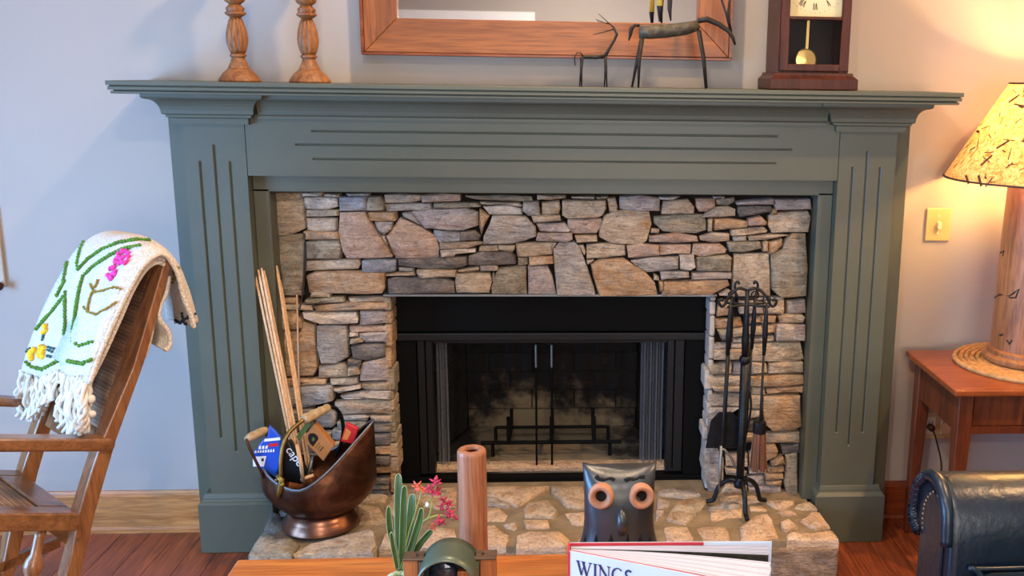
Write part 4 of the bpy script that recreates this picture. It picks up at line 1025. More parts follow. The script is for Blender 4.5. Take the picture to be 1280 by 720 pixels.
obj('grip', gtube([ga.lerp(gb, i/12) for i in range(13)], prof, 14), 'handlew', sc_, smooth=True)
obj('bracket', join(gtube([Yp(346, 594, -.353), Yp(352, 600, -.357), Yp(350, 612, -.36), Yp(347, 624, -.362)], [.006, .009, .010, .004], 8), gball(Yp(353, 606, -.362), .008), gball(Yp(346, 600, -.357), .006)), 'brass', sc_, smooth=True)
ga, gb = Yp(308, 549, -.30), Yp(333, 537, -.22); obj('rear_grip', gtube([ga.lerp(gb, i/8) for i in range(9)], [.008, .0115, .013, .0135, .0125, .0135, .013, .0115, .009], 14), 'handlew', sc_, smooth=True)
rb = [V((SX+brad(zrim(a)-.02, a)[0], SY+brad(zrim(a)-.02, a)[1], zrim(a)-.02)) for a in (PI+.55, PI-.55)]
obj('rear_handle_arm', gtube(smoothpath([rb[0], Yp(312, 560, -.31), ga], 5), .0045, 8), 'copper', sc_, smooth=True); obj('rear_handle_arm', gtube(smoothpath([rb[1], Yp(343, 548, -.20), gb], 5), .0045, 8), 'copper', sc_, smooth=True)
M['kind'] = wood('kindling_pine', 'c89662', 'ecc89c', 2, .7, 20, .03)
tops = [(319, 342, -.125), (323, 337, -.128), (327, 335, -.13), (330, 338, -.124), (346, 332, -.09), (350, 350, -.088)]; bots = [(371, 592, -.25), (374, 592, -.262), (377, 592, -.254), (380, 592, -.24), (385, 592, -.23), (389, 590, -.236)]
lab = ['leftmost of the pale kindling sticks in the copper scuttle', 'second kindling stick from the left in the scuttle', 'third kindling stick from the left in the scuttle', 'fourth kindling stick, right edge of the leaning bundle', 'single kindling stick standing apart right of the bundle', 'shorter kindling stick tucked behind the separate stick']
for (tp, bt, l) in zip(tops, bots, lab):
    a, b_ = Yp(*tp), Yp(*bt); b_.z = max(b_.z, .21); ax = (b_-a).normalized(); s1 = ax.cross(V((0, 1, 0))).normalized(); s2 = ax.cross(s1)
    w_ = random.uniform(.003, .0036); r_ = lambda p, k: [p+s1*w_*k+s2*w_*k, p-s1*w_*k+s2*w_*k, p-s1*w_*k-s2*w_*k, p+s1*w_*k-s2*w_*k]
    P = r_(a, .55)+r_(a+ax*.03, 1)+r_(b_, 1)
    obj('kindling_stick', (P, [(3, 2, 1, 0)]+[(k*4+i, k*4+(i+1) % 4, k*4+4+(i+1) % 4, k*4+4+i) for k in (0, 1) for i in range(4)]+[(8, 9, 10, 11)]), 'kind', None, label=l, cat='stick', group='kindling sticks in the scuttle')
M['twig'] = plain('thin_twig', 'a8876a', .7)
tw = thing('toasting_rod', Yp(377, 560, -.2), 'thin rod with a black wire upper end leaning against the stones', 'rod')
obj('rod', gtube([Yp(371, 368, -.075), Yp(373, 450, -.11), Yp(377, 590, -.22)], .0028, 6), 'twig', tw, smooth=True); obj('wire', gtube(smoothpath([Yp(381, 292, -.066), Yp(380, 330, -.066), Yp(379, 355, -.066), Yp(376, 380, -.07), Yp(371, 395, -.075)], 4), .0022, 6), 'ink', tw, smooth=True)
M['blue'] = plain('blue_packet', '1f4fc0', .35, var=.1); M['whitep'] = plain('white_print', 'e8ecf2', .5, var=.02); M['redp'] = plain('red_print', 'c4242c', .45); M['kraft'] = plain('kraft_card', 'a8703c', .75, var=.1, bmp=.1); M['bag'] = plain('black_bag', '0d0e12', .4, var=.2); M['greenp'] = plain('green_flap', '4a6428', .6)
def slab(nm, pts, th, mat, parent=None, y=None, **k):
    p3 = [Yp(*p) if len(p) == 3 else Yp(p[0], p[1], y) for p in pts]; n = (p3[1]-p3[0]).cross(p3[2]-p3[0]).normalized(); n = n if n.dot(CAM-p3[0]) < 0 else -n
    return obj(nm, gprism(p3, n*th), mat, parent, **k), n
def stickon(nm, pts, y, mat, parent, n, lift=.001): p3 = [Yp(u, v, y)-n*lift for u, v in pts]; return obj(nm, gprism(p3, n*.0008), mat, parent)
bp = thing('firelighter_packet', Yp(335, 585, -.30), 'blue and white packet with a red badge poking out of the scuttle', 'packet')
o, n = slab('packet', [(315, 568), (329, 549), (350, 547), (352, 574), (344, 598), (330, 588), (316, 583)], .022, 'blue', bp, -.30, bevel=.004)
slab('torn_top', [(334, 548), (336, 532), (345, 540), (351, 548)], .012, 'blue', bp, -.298, bevel=.003)
stickon('white_edge', [(331, 548.5), (350, 546.5), (350.5, 550), (330, 552)], -.30, 'whitep', bp, n); stickon('badge', [(336, 554.5), (348, 553.5), (348, 557.5), (336, 558.5)], -.30, 'redp', bp, n)
stickon('sticker', [(316, 571), (333, 570), (330, 583), (316.5, 583)], -.30, 'whitep', bp, n); stickon('sticker_mark', [(327, 573), (330, 572.5), (330, 576), (327, 576.5)], -.30, 'ink', bp, n, .002)
for k in range(8): u = 318.5+k*3.2; stickon('lettering', [(u, 566-k*.15), (u+2.2, 565.8-k*.15), (u+2.0, 563.2-k*.3), (u+.4, 563.6-k*.3)], -.30, 'whitep', bp, n)
for k in range(3): u = 323+k*4.2; stickon('lettering', [(u, 561.5-k*.3), (u+3, 561.3-k*.3), (u+3.4, 557-k*.2), (u+1, 557.6-k*.2)], -.30, 'whitep', bp, n)
kb = thing('charcoal_bag', Yp(365, 590, -.285), 'black paper bag with white lettering inside the scuttle', 'bag')
o, n = slab('bag', [(353, 556), (361, 552), (382, 590), (378, 606), (352, 602), (350, 575)], .03, 'bag', kb, -.283, bevel=.005)
text_mesh('cape', .034, Yp(356.5, 562, -.283)-n*.0015, Yp(378, 590, -.283)-Yp(356.5, 562, -.283), Yp(362, 555, -.283)-Yp(356.5, 562, -.283), name='lettering', mat='whitep', parent=kb)
kx = thing('kraft_box', Yp(396, 575, -.27), 'brown kraft cardboard box with a black oval emblem in the scuttle', 'box')
o, n = slab('carton', [(378, 549), (393, 530), (417, 558), (404, 577)], .03, 'kraft', kx, -.265, bevel=.002, seg=1)
stickon('emblem', [(385, 549), (385.5, 543.5), (388.5, 541.5), (393, 541.5), (397, 545), (398, 548.5), (391.5, 558), (387.5, 554.5)], -.265, 'bag', kx, n); stickon('emblem_leaf', [(390, 549), (392, 545.5), (394, 549), (391.5, 552)], -.265, 'greenp', kx, n, .002)
for k, L in enumerate((9, 7, 8)): stickon('print_line', [(394+k*2.6, 559.5+k*2.2), (394+k*2.6+L*.55, 559.5+k*2.2-L*.75), (394.8+k*2.6+L*.55, 560.2+k*2.2-L*.75), (394.8+k*2.6, 560.2+k*2.2)], -.265, 'greenp' if k < 2 else 'ink', kx, n)
slab('green_flap', [(370, 546), (384, 526.5), (389, 530), (374, 551)], .003, 'greenp', kx, -.266)
rp = thing('red_packet', Yp(437, 550, -.235), 'small red and orange packet behind the pouring lip', 'packet')
o, n = slab('packet', [(425, 552), (433, 528.5), (448, 536), (442, 556)], .015, 'redp', rp, -.225, bevel=.003); stickon('orange_panel', [(428, 549), (433, 535), (439, 540), (434, 550)], -.225, plain('orange_print', 'd88a4a', .5), rp, n)
for a, b_, l, c in (((371, 556, -.30), (379, 602, -.29), 'pale split twig standing upright in the middle of the scuttle', 'kind'), ((376, 600, -.285), (392, 594, -.28), 'short pale wood offcut lying inside the scuttle', 'kind'), ((383, 600, -.262), (391, 570, -.25), 'bent grey metal strip inside the scuttle', 'steel')):
    P, Q = Yp(*a), Yp(*b_); obj('twig' if c == 'kind' else 'metal_strip', gtube([P, P.lerp(Q, .5)+V((.002, 0, .001)), Q], [.005, .006, .005], 7), c, None, smooth=True, label=l, cat='stick' if c == 'kind' else 'strip')

# ------------------------------------------------------------------ coffee table and what stands on it
M['ctable'] = wood('coffee_table_oak', 'a85a22', 'cf8440', 0, .34, 6, .05, coat=.3)
TZ = .45
ct = thing('coffee_table', (-.12, -1.6, 0), 'warm brown wooden coffee table in the foreground', 'table')
for k in range(6):
    y0 = -1.083-k*.17; obj('top_board', gbox(-.62, .40, y0-.168, y0, TZ-.035, TZ), 'ctable', ct, bevel=.005)
for x in (-.58, .36):
    for y in (-1.14, -2.05): obj('leg', gbox(x-.03, x+.03, y-.03, y+.03, 0, TZ-.036), 'ctable', ct, bevel=.003)
for y in (-1.13, -2.06): obj('apron', gbox(-.55, .33, y-.01, y+.01, TZ-.12, TZ-.036), 'ctable', ct)
# wooden cylinder
M['cylw'] = wood('turned_cylinder', '8a5236', 'b07a56', 2, .45, 10, .06)
cc_ = Yp(589.5, 563, -1.15); CXc = cc_.x; r0 = .0285
wc = thing('wooden_cylinder', (CXc, -1.15, TZ), 'tall turned wooden cylinder vase with a dark hole in its top', 'vase')
obj('body', glathe([(r0, 0), (r0, .25), (r0, .255), (r0-.003, .259), (.0145, .259), (.0130, .256), (.0130, .20)], (CXc, -1.15, TZ+.001), 40), 'cylw', wc, smooth=True, angle=40)
obj('bore_lining', glathe([(.0128, .2), (.0128, .253)], (CXc, -1.15, TZ+.001), 20, cap=False), 'mahog', wc, smooth=True)
# ceramic owl lantern
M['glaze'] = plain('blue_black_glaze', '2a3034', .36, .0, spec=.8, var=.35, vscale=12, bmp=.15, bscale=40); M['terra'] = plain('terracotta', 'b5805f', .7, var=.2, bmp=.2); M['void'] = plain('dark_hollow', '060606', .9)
OXc, OYc = .158, -1.17
ow = thing('owl_lantern', (OXc, OYc, TZ), 'dark glazed ceramic owl lantern with round terracotta eye rings', 'figurine')
Hs = [(0, .082, .070), (.03, .081, .069), (.07, .077, .066), (.095, .071, .062), (.12, .069, .060), (.16, .0695, .056), (.195, .070, .046), (.218, .072, .030), (.230, .0735, .012)]
P = []
for h, wd, dp in Hs:
    row = []
    for i in range(41):
        a = 2*PI*i/40; c, s = math.cos(a), math.sin(a); e_ = .8 if h > .15 else 1
        x = math.copysign(abs(c)**e_, c)*wd; y = math.copysign(abs(s)**e_, s)*dp
        row.append(V((OXc+x, OYc+y, TZ+.001+h+(.014*(abs(x)/.073)**2-.008 if h > .2 else 0)+.0012*math.sin(h*520)*(h < .13))))
    P.append(row)
v_, f_ = ggrid(P); f_.append(tuple(range(40))); f_.append(tuple(8*41+i for i in range(40)))
ob = obj('body', (v_, f_), 'glaze', ow, smooth=True)
def owl_front(u, v):
    bv = getattr(owl_front, 'b', None)
    if bv is None:
        bv = owl_front.b = BVHTree.FromPolygons(v_, f_)
    hit = bv.ray_cast(CAM, ray(u, v).normalized()); return (hit[0], hit[1]) if hit[0] else (Yp(u, v, OYc-.06), V((0, -1, 0)))
for u, v in ((751.5, 620), (801.5, 620)):
    p, n = owl_front(u, v); n = V((n.x*.4, -1, .12)).normalized(); xx, yy = frame_of(n)
    prof = [(.0245, -.010), (.0248, .006), (.022, .012), (.018, .013), (.013, .008), (.0105, .002), (.0105, -.01)]
    vs_ = [p+(xx*math.cos(2*PI*k/28)+yy*math.sin(2*PI*k/28))*r+n*z for r, z in prof for k in range(28)]
    obj('eye_ring', (vs_, [(j*28+k, j*28+(k+1) % 28, (j+1)*28+(k+1) % 28, (j+1)*28+k) for j in range(6) for k in range(28)]), 'terra', ow, smooth=True)
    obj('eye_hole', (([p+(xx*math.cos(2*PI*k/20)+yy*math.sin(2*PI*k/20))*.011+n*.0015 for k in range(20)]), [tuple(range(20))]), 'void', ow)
for pts in ([(745, 595), (749, 599), (756, 599.5), (763, 598), (768, 600)], [(781, 601), (787, 598.5), (794, 599), (800, 596.5), (806, 596)]):
    q = [owl_front(u, v) for u, v in pts]; obj('brow_slot', gtube(smoothpath([a-b_*.001 for a, b_ in q], 4), [.0048]*4+[.0042]*4+[.0030]*4+[.0042]*4+[.0045], 8), 'void', ow, smooth=True)
q = [owl_front(777, 637)[0], owl_front(777, 650)[0], owl_front(777, 664)[0]]
obj('beak', gtube([q[0]+V((0, .002, .002)), q[0]+V((0, -.010, -.006)), q[1]+V((0, -.016, 0)), q[2]+V((0, -.006, 0)), q[2]+V((0, .004, -.002))], [.004, .009, .011, .008, .002], 12), 'glaze', ow, smooth=True)
for u in (732, 745.5, 764, 785, 801, 813):
    a, b_ = owl_front(u, 668), owl_front(u-1, 682); obj('vent_slot', gtube([a[0]-a[1]*.001, a[0].lerp(b_[0], .5)-a[1]*.001, b_[0]-b_[1]*.001], [.0015, .0042, .003], 8), 'void', ow, smooth=True)
# standing book
M['cover'] = plain('pale_blue_cover', 'b9c9da', .3, var=.05, coat=.3); M['navy'] = plain('navy_lettering', '1c2a5c', .5); M['redc'] = plain('red_cloth', 'b32636', .55); M['pages'] = plain('paper_pages', 'c2c4ce', .8, var=.05); M['photo'] = plain('printed_page', '2a2c22', .5, var=.9, vscale=45)
bk = thing('book', (.22, -1.66, TZ), 'large hardback titled WINGS standing half open on the coffee table', 'book')
BT = .725; BZ = TZ+.001
spn = Zp(712, 689, BT); bkf = Zp(981, 690, BT-.004); fr = Zp(872, 720, BT)
fd = (fr-spn); fd.z = 0; fd.normalize(); bdv = (bkf-spn); bdv.z = 0; bdv.normalize(); LB = .315
def board(nm, p0, d, L, th, mat, side, z0=BZ, z1=BT, parent=bk, **k):
    nrm = V((-d.y, d.x, 0))*side; a = V((p0.x, p0.y, z0)); b_ = a+d*L
    return obj(nm, gprism([a, b_, b_+nrm*th, a+nrm*th], (0, 0, z1-z0)), mat, parent, **k)
fc = board('front_cover', spn, fd, LB, .003, 'cover', 1)
board('cover_lining', spn+V((-fd.y, fd.x, 0))*.003, fd, LB, .0012, 'redc', 1, BZ, BT+.0005)
obj('back_cover', gprism([V((p.x, p.y, BZ)) for p in (spn+V((0, .026, 0)), spn+V((0, .026, 0))+bdv*LB, spn+V((0, .029, 0))+bdv*LB, spn+V((0, .029, 0)))], (0, 0, BT-BZ)), 'cover', bk)
obj('cover_lining', gprism([V((p.x, p.y, BZ)) for p in (spn+V((0, .0245, 0)), spn+V((0, .0245, 0))+bdv*LB*.66, spn+V((0, .026, 0))+bdv*LB*.66, spn+V((0, .026, 0)))], (0, 0, BT-BZ+.0005)), 'redc', bk)
obj('spine', gprism([V((spn.x-.003, spn.y-.001, BZ)), V((spn.x+.001, spn.y-.001, BZ)), V((spn.x+.001, spn.y+.029, BZ)), V((spn.x-.003, spn.y+.029, BZ))], (0, 0, BT-BZ)), 'redc', bk, bevel=.001, seg=1)
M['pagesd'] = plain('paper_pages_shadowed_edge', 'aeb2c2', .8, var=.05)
for k in range(24):       # leaves fanned between the covers
    fan = k < 14; q = (.05+.52*(k/13)**1.1) if fan else (.78 if k == 14 else .80+.19*(k-15)/8)
    t = k/23; ang = fd.lerp(bdv, q).normalized(); p0 = spn+V((.002, .003+.021*t, 0)); L = LB-.010-.004*random.random()
    pts = [p0+ang*(L*f/6)+V((-ang.y, ang.x, 0))*(.007*math.sin(PI*f/6)*(1 if fan else .3)) for f in range(7)]
    lo = [V((p.x, p.y, BZ)) for p in pts]; nn = V((-ang.y, ang.x, 0)); th_ = [.0006+.0008*f for f in range(7)] if fan else [.0012]*7; up3 = V((0, 0, BT-.004-BZ))
    obj('leaf', ggrid([lo, [q_+up3 for q_ in lo], [q_+nn*h_+up3 for q_, h_ in zip(lo, th_)], [q_+nn*h_ for q_, h_ in zip(lo, th_)], lo]), 'photo' if k == 14 else ('pagesd' if k % 3 == 1 else 'pages'), bk)
# title lettering built from strokes on the front cover
def letters(word, size, start, ex, parent):
    ez = V((0, 0, 1)); nr = V((ex.y, -ex.x, 0)); x = 0
    wd = {'W': 1.15, 'I': .42, 'N': .95, 'G': .92, 'S': .68}
    for ch in word:
        P = lambda a, b_: start+ex*((x+a)*size)+ez*(b_*size)+nr*.0004; gs = []
        def st(a, b_, w_):
            A, B2 = P(*a), P(*b_); d = (B2-A).normalized(); s = d.cross(nr)*(w_*size/2); gs.append(gprism([A-s, A+s, B2+s, B2-s], nr*.0006))
        sf = lambda cx_, z: st((cx_-.13, z), (cx_+.13, z), .05)
        if ch == 'W': st((.08, 1), (.36, 0), .15); st((.36, 0), (.58, .95), .06); st((.46, 1), (.74, 0), .15); st((.74, 0), (1.0, 1), .06); sf(.08, .98); sf(.48, .98); sf(1.0, .98)
        elif ch == 'I': st((.2, 0), (.2, 1), .15); sf(.2, .02); sf(.2, .98)
        elif ch == 'N': st((.14, 0), (.14, 1), .06); st((.10, 1), (.76, 0), .15); st((.76, 0), (.76, 1), .06); sf(.14, .02); sf(.10, .98); sf(.76, .98)
        else:
            if ch == 'G': pts = [(.46+.38*math.cos(a), .5+.5*math.sin(a), a) for a in [math.radians(q) for q in range(45, 331, 19)]]
            else: pts = [(.32+.22*math.cos(a), .76+.23*math.sin(a), a) for a in [math.radians(q) for q in range(40, 271, 23)]]+[(.32+.24*math.cos(a), .26+.25*math.sin(a), a) for a in [math.radians(q) for q in range(80, -141, -22)]]
            for p, q in zip(pts, pts[1:]): st(p[:2], q[:2], .13 if ch == 'S' or abs(math.cos((p[2]+q[2])/2)) > .6 else .07)
            if ch == 'G': st((.80, .04), (.80, .42), .13); sf(.78, .42)
        obj('letter', join(*gs), 'navy', parent); x += wd[ch]
L0 = spn+fd*.012; letters('WINGS', .0225, V((L0.x, L0.y, BT-.035)), fd, fc)
# hooded wooden viewer
M['vplate'] = plain('brown_metal_plate', '5a4636', .5, .3, var=.3, vscale=40); M['hood'] = plain('grey_green_metal', '55604f', .36, .3, var=.1); M['oldwood'] = wood('viewer_wood', '8a4a24', 'b06e3c', 2, .5); M['lens'] = plain('blue_lens', '1c2838', .1, .2, var=.6, vscale=60)
VY = -1.31; vl, vr = Yp(505, 687, VY), Yp(620, 684, VY); vz = .571
vw = thing('wooden_viewer', ((vl.x+vr.x)/2, VY, TZ), 'wooden optical box with arched grey-green metal hood beside the plant', 'viewer')
vm = (vl.x+vr.x)/2; bw = .03
for x0, x1 in ((vl.x, vl.x+.026), (vr.x-.028, vr.x)): obj('side_post', gbox(x0, x1, VY-.012, VY+.012, TZ+.001, vz-.008), 'oldwood', vw, bevel=.001, seg=1)
for x0, x1 in ((vl.x-.001, vm-.035), (vm+.035, vr.x+.001)):
    obj('top_plate', gbox(x0, x1, VY-.016, VY+.016, vz-.0075, vz-.003), 'vplate', vw, bevel=.001, seg=1); obj('screw', gtube([((x0+x1)/2, VY, vz-.004), ((x0+x1)/2, VY, vz-.001)], .0028, 8), 'ink', vw)
obj('frame_strip', join(gbox(vl.x+.028, vl.x+.036, VY-.018, VY+.01, TZ+.001, vz-.009), gbox(vr.x-.040, vr.x-.030, VY-.018, VY+.01, TZ+.001, vz-.009)), 'hood', vw)
hr = .051; hz = vz-.029
def hood(y0, y1, r, nm, mat, th):
    P = []
    for j in range(5):
        y = y0+(y1-y0)*j/4; row = [V((vm-r, y, TZ+.004))]+[V((vm-r*math.cos(PI*i/24), y, hz+r*math.sin(PI*i/24))) for i in range(25)]+[V((vm+r, y, TZ+.004))]
        P.append(row)
    return obj(nm, ggrid(P), mat, vw, smooth=True, solid=th)
hood(VY-.075, VY+.015, hr, 'hood', 'hood', .003)
obj('lens_board', gbox(vm-.047, vm+.047, VY-.006, VY+.004, TZ+.001, hz+.028), 'blacks', vw)
obj('lens', glathe([(.024, 0), (.026, .004), (.02, .008), (.0, .010)], (0, 0, 0), 24), 'lens', vw, smooth=True); lo = bpy.data.objects['lens']; lo.rotation_euler = (PI/2, 0, 0); lo.location = V((vm-.012, VY-.007, hz-.006))-vw.location
obj('wood_block', gbox(vm+.014, vm+.04, VY-.02, VY-.007, TZ+.001, hz+.002), 'oldwood', vw, bevel=.002)
obj('side_knob', gball((vr.x+.006, VY-.03, TZ+.06), .007), 'ink', vw, smooth=True)
# potted orchid
M['leafg'] = plain('orchid_leaf', '38592c', .4, var=.25, vscale=25); M['leafe'] = plain('pale_leaf_edge', '9fb58a', .5); M['stem'] = plain('orchid_stem', '8f9a4c', .5); M['petal'] = plain('crimson_petal', 'b02c4a', .5, var=.4, vscale=50); M['petall'] = plain('coral_petal', 'd8604a', .5, var=.3, vscale=50); M['pot'] = plain('white_pot', 'd8d8d0', .4)
OY = -1.25; ob_ = Yp(499, 716, OY); OB = V((ob_.x, OY, TZ))
orc = thing('orchid', OB, 'small orchid with strap leaves and crimson flowers in a white pot', 'plant')
obj('pot', glathe([(.016, 0), (.022, .03), (.024, .042), (.021, .042), (.019, .035)], OB+V((0, 0, .001)), 20), 'pot', orc, smooth=True, angle=40)
for k in range(7): a = k*.9; obj('moss', gball(OB+V((math.cos(a)*.013, math.sin(a)*.013-.004, .044)), .007, 7, 5), 'leafe', orc, smooth=True)
def strap(path, w_, dy, twist=0):
    pts = smoothpath([Yp(u, v, OY+dy*(i/(len(path)-1))) for i, (u, v) in enumerate(path)], 6); n = len(pts); P = []
    for i, p in enumerate(pts):
        t = (pts[min(i+1, n-1)]-pts[max(i-1, 0)]).normalized(); s = t.cross(V((.25*twist, 1, 0))).normalized(); f = i/(n-1)
        ww = w_*(.45+.55*math.sin(PI*min(f*.85+.12, 1))**.7)*(1 if f < .85 else math.sqrt(max(0, 1-((f-.85)/.15)**2)))
        P.append([p-s*ww, p-s*ww*.5+V((0, .0015, 0)), p+V((0, .0035, 0)), p+s*ww*.5+V((0, .0015, 0)), p+s*ww])
    o = obj('leaf', ggrid(P), 'leafg', orc, smooth=True, solid=.0012)
    obj('leaf_margin', join(gtube([r[0] for r in P], .0006, 5), gtube([r[4] for r in P], .0006, 5)), 'leafe', o, smooth=True)
strap([(500, 714), (499, 680), (498, 640), (498, 606), (498, 592)], .0072, .03); strap([(501, 714), (503, 680), (504, 650), (505, 620), (506, 607)], .0062, -.01); strap([(502, 712), (508, 680), (513, 650), (515, 625), (514, 618)], .0074, .02, .5)
strap([(498, 712), (494, 690), (488, 665), (486, 645), (486, 633)], .0055, -.01); strap([(503, 712), (512, 690), (520, 665), (525, 648), (527, 635)], .0066, -.03, .5); strap([(497, 712), (494, 695), (491, 680), (489, 665)], .0044, -.03); strap([(507, 712), (516, 695), (525, 680), (535, 668), (540, 662)], .006, -.02, -.6)
for path in ([(503, 712), (510, 670), (518, 645), (524, 625), (527, 612)], [(505, 712), (515, 680), (522, 660), (535, 648), (552, 644), (568, 648)], [(528, 640), (533, 630), (541, 620), (545, 608)], [(535, 648), (538, 640), (540, 628)]):
    obj('flower_stem', gtube(smoothpath([Yp(u, v, OY) for u, v in path], 5), .0016, 6), 'stem', orc, smooth=True)
for i, (u, v, s) in enumerate(((522, 607, 1.1), (531, 611, 1), (537, 611, .9), (545, 602, 1.2), (548, 611, 1.1), (543, 616, .9), (555, 625, 1), (561, 630, 1.05), (552, 632, .9), (565, 640, 1), (560, 641, .9), (548, 650, 1), (553, 652, .8), (541, 658, .8), (568, 646, .8))):
    c0 = Yp(u, v, OY+random.uniform(-.012, .012)); gs = []
    for k in range(5):
        a = k*2*PI/5+random.random(); d = V((math.cos(a), random.uniform(-.5, .2), math.sin(a))).normalized(); L = .0115*s; sd_ = d.cross(V((0, 1, 0))).normalized()*.0036*s
        gs.append(gtube([c0, c0+d*L*.5+V((0, -.003, 0)), c0+d*L], [.0012*s, .0036*s, .0008], 6, flat=.45))
    gs.append(gball(c0+V((0, -.003, 0)), .003*s, 6, 4)); obj('flower', join(*gs), 'petall' if i in (0, 1, 13) else 'petal', orc, smooth=True)
obj('bud', gball(Yp(534, 631, OY-.01), .0045, 8, 6, (.8, .8, 1.2)), 'pot', orc, smooth=True)

# ------------------------------------------------------------------ rocking chair, seen from its side and turned to the left
M['chairw'] = wood('rocker_maple', '704426', '9e6c42', 2, .32, 7, .08, coat=.35); M['chairx'] = wood('rocker_maple_rail', '664022', '94643c', 0, .32, 7, .08, coat=.35)
m, nt, b = newmat('woven_cane'); v = coords(nt, rnd=False); w1 = node(nt, 'ShaderNodeTexChecker'); w1.inputs['Scale'].default_value = 150; nt.links.new(v, w1.inputs['Vector'])
w1.inputs[1].default_value = hexc('a8805a'); w1.inputs[2].default_value = hexc('6e4a30'); nt.links.new(w1.outputs[0], b.inputs['Base Color']); bump(nt, b, w1.outputs['Fac'], .5, .003); b.inputs['Roughness'].default_value = .6; M['cane'] = m
CA = math.radians(46); CF = V((-math.cos(CA), -math.sin(CA), 0)); CN = V((math.sin(CA), -math.cos(CA), 0)); P0 = Yp(140, 556, -.86); CW = .33
NR = lambda u, v, d=0: Pl(u, v, P0-CN*d, CN)
rc = thing('caned_armchair', (P0.x-.1, P0.y+.1, 0), 'brown wooden armchair with caned seat and reclined caned back, blanket over its back', 'chair')
left = [(206, 325), (166, 460), (126, 555), (114, 590), (98, 642), (90, 690), (82, 720)]; right = [(216, 326), (181, 452), (146, 549), (134, 590), (119, 642), (108, 690), (101, 720)]
pl_, pr_ = [NR(*p) for p in left], [NR(*p) for p in right]
for A in (pl_, pr_):
    d = (A[-1]-A[-3]).normalized(); A.append(A[-1]+d*((A[-1].z-.045)/-d.z))
def post(off, th):
    o = -CN*off; A = [p+o for p in pl_]; B2 = [p+o for p in pr_]; w_ = -CN*th; n = len(A)
    P = [A, B2, [p+w_ for p in B2], [p+w_ for p in A], A]
    v, f = ggrid(P); f += [tuple(k*n for k in range(4)), tuple(k*n+n-1 for k in range(3, -1, -1))]
    return obj('back_post', (v, f), 'chairw', rc, bevel=.003, seg=2)
post(0, .042); post(CW, .042)
def bar(nm, px, off, th, mat, ext=None, **k):
    p = [NR(u, v, off) for u, v in px]
    return obj(nm, gprism(p, -CN*th), mat, rc, bevel=.005, **k)
def extend(a, b_, L): d = (a-b_).normalized(); return a+d*L
# arms
for off, px in ((-.012, [(0, 549), (140, 548.5), (145, 551), (145, 560), (139, 565), (0, 566)]), (CW+.005, [(0, 498), (30, 500), (48, 503), (46, 511), (0, 509)])):
    p = [NR(u, v, off) for u, v in px]; p[0] = extend(p[0], p[1], .27)+V((0, 0, .0)); p[-1] = extend(p[-1], p[-2], .27)
    obj('arm', gprism(p, -CN*.05), 'chairx', rc, bevel=.007, seg=3)
# seat: four frame boards round a cane panel
nr1, nr0 = NR(99, 642), NR(0, 642); sdir = (nr0-nr1).normalized(); fr1 = nr1-CN*CW
S = lambda a, d, h=0: nr1+sdir*a-CN*d+V((0, 0, h))
SL = .44
def sboard(a0, a1, d0, d1, h0, h1, nm, mat): return obj(nm, gprism([S(a0, d0, h0), S(a1, d0, h0), S(a1, d1, h0), S(a0, d1, h0)], (0, 0, h1-h0)), mat, rc, bevel=.004)
sboard(0, SL, 0, .055, -.042, 0, 'seat_rail', 'chairx'); sboard(0, SL, CW-.02, CW+.034, -.042, 0, 'seat_rail', 'chairx'); sboard(0, .06, .056, CW-.021, -.042, 0, 'seat_rail', 'chairw'); sboard(SL-.06, SL, .056, CW-.021, -.042, 0, 'seat_rail', 'chairw')
sboard(.061, SL-.061, .057, CW-.022, -.016, -.006, 'cane_seat', 'cane')
# back panel between the posts
ft, fbm = NR(199, 345)-CF*.012, NR(119, 578)-CF*.012; up_ = (ft-fbm)
Bk = lambda s, d, t=0: fbm+up_*s-CN*d-CF*t
def bboard(s0, s1, d0, d1, t0, t1, nm, mat): return obj(nm, gprism([Bk(s0, d0, t0), Bk(s1, d0, t0), Bk(s1, d1, t0), Bk(s0, d1, t0)], -CF*(t1-t0)), mat, rc, bevel=.002, seg=1)
bboard(.0, 1.0, .036, .072, .002, .020, 'back_stile', 'chairw'); bboard(.0, 1.0, CW-.038, CW-.002, .002, .020, 'back_stile', 'chairw'); bboard(.90, 1.02, .073, CW-.039, .0, .022, 'top_rail', 'chairx'); bboard(.0, .12, .073, CW-.039, .0, .022, 'lower_rail', 'chairx')
bboard(.121, .899, .074, CW-.040, .008, .013, 'cane_back', 'cane')
# rockers, spindles, blocks
for off in (.0, CW):
    top = [NR(75, 672, CW), NR(40, 688, CW), NR(0, 704, CW)]
    base = [(.04, .045), (.12, .03), (.2, .022), (.32, .018), (.45, .035), (.58, .07)]
    o0 = V((nr1.x, nr1.y, 0))-CN*(off+.002); a = [o0+CF*s+V((0, 0, z)) for s, z in base]; c_ = [p+V((0, 0, .042)) for p in reversed(a)]
    obj('rocker', gprism(a+c_, -CN*.03), 'chairx', rc, bevel=.004)
    tp = [p+CN*(CW-off) for p in top]; tp[-1] = extend(tp[-1], tp[0], .25); tp[0] = tp[0]+CF*.0
    obj('side_stretcher', gprism([tp[0], tp[-1], tp[-1]-V((0, 0, .026)), tp[0]-V((0, 0, .026))], -CN*.022), 'chairx', rc, bevel=.002, seg=1)
for d_, a_ in ((.02, .075), (.018, .38), (CW+.005, .38)):
    t0 = S(a_, d_, -.044); t1 = V((t0.x, t0.y, .062)) + CF*.12; m_ = 33
    pr2 = [.011+.009*abs(math.sin(i*PI/32*8)) if 3 < i < 29 else .011 for i in range(m_)]
    obj('turned_spindle', gtube([t0.lerp(t1, i/(m_-1)) for i in range(m_)], pr2, 12), 'chairw', rc, smooth=True)
obj('corner_block', gprism([NR(58, 662, .035), NR(93, 662, .035), NR(84, 682, .035)], -CN*.03), 'chairx', rc)
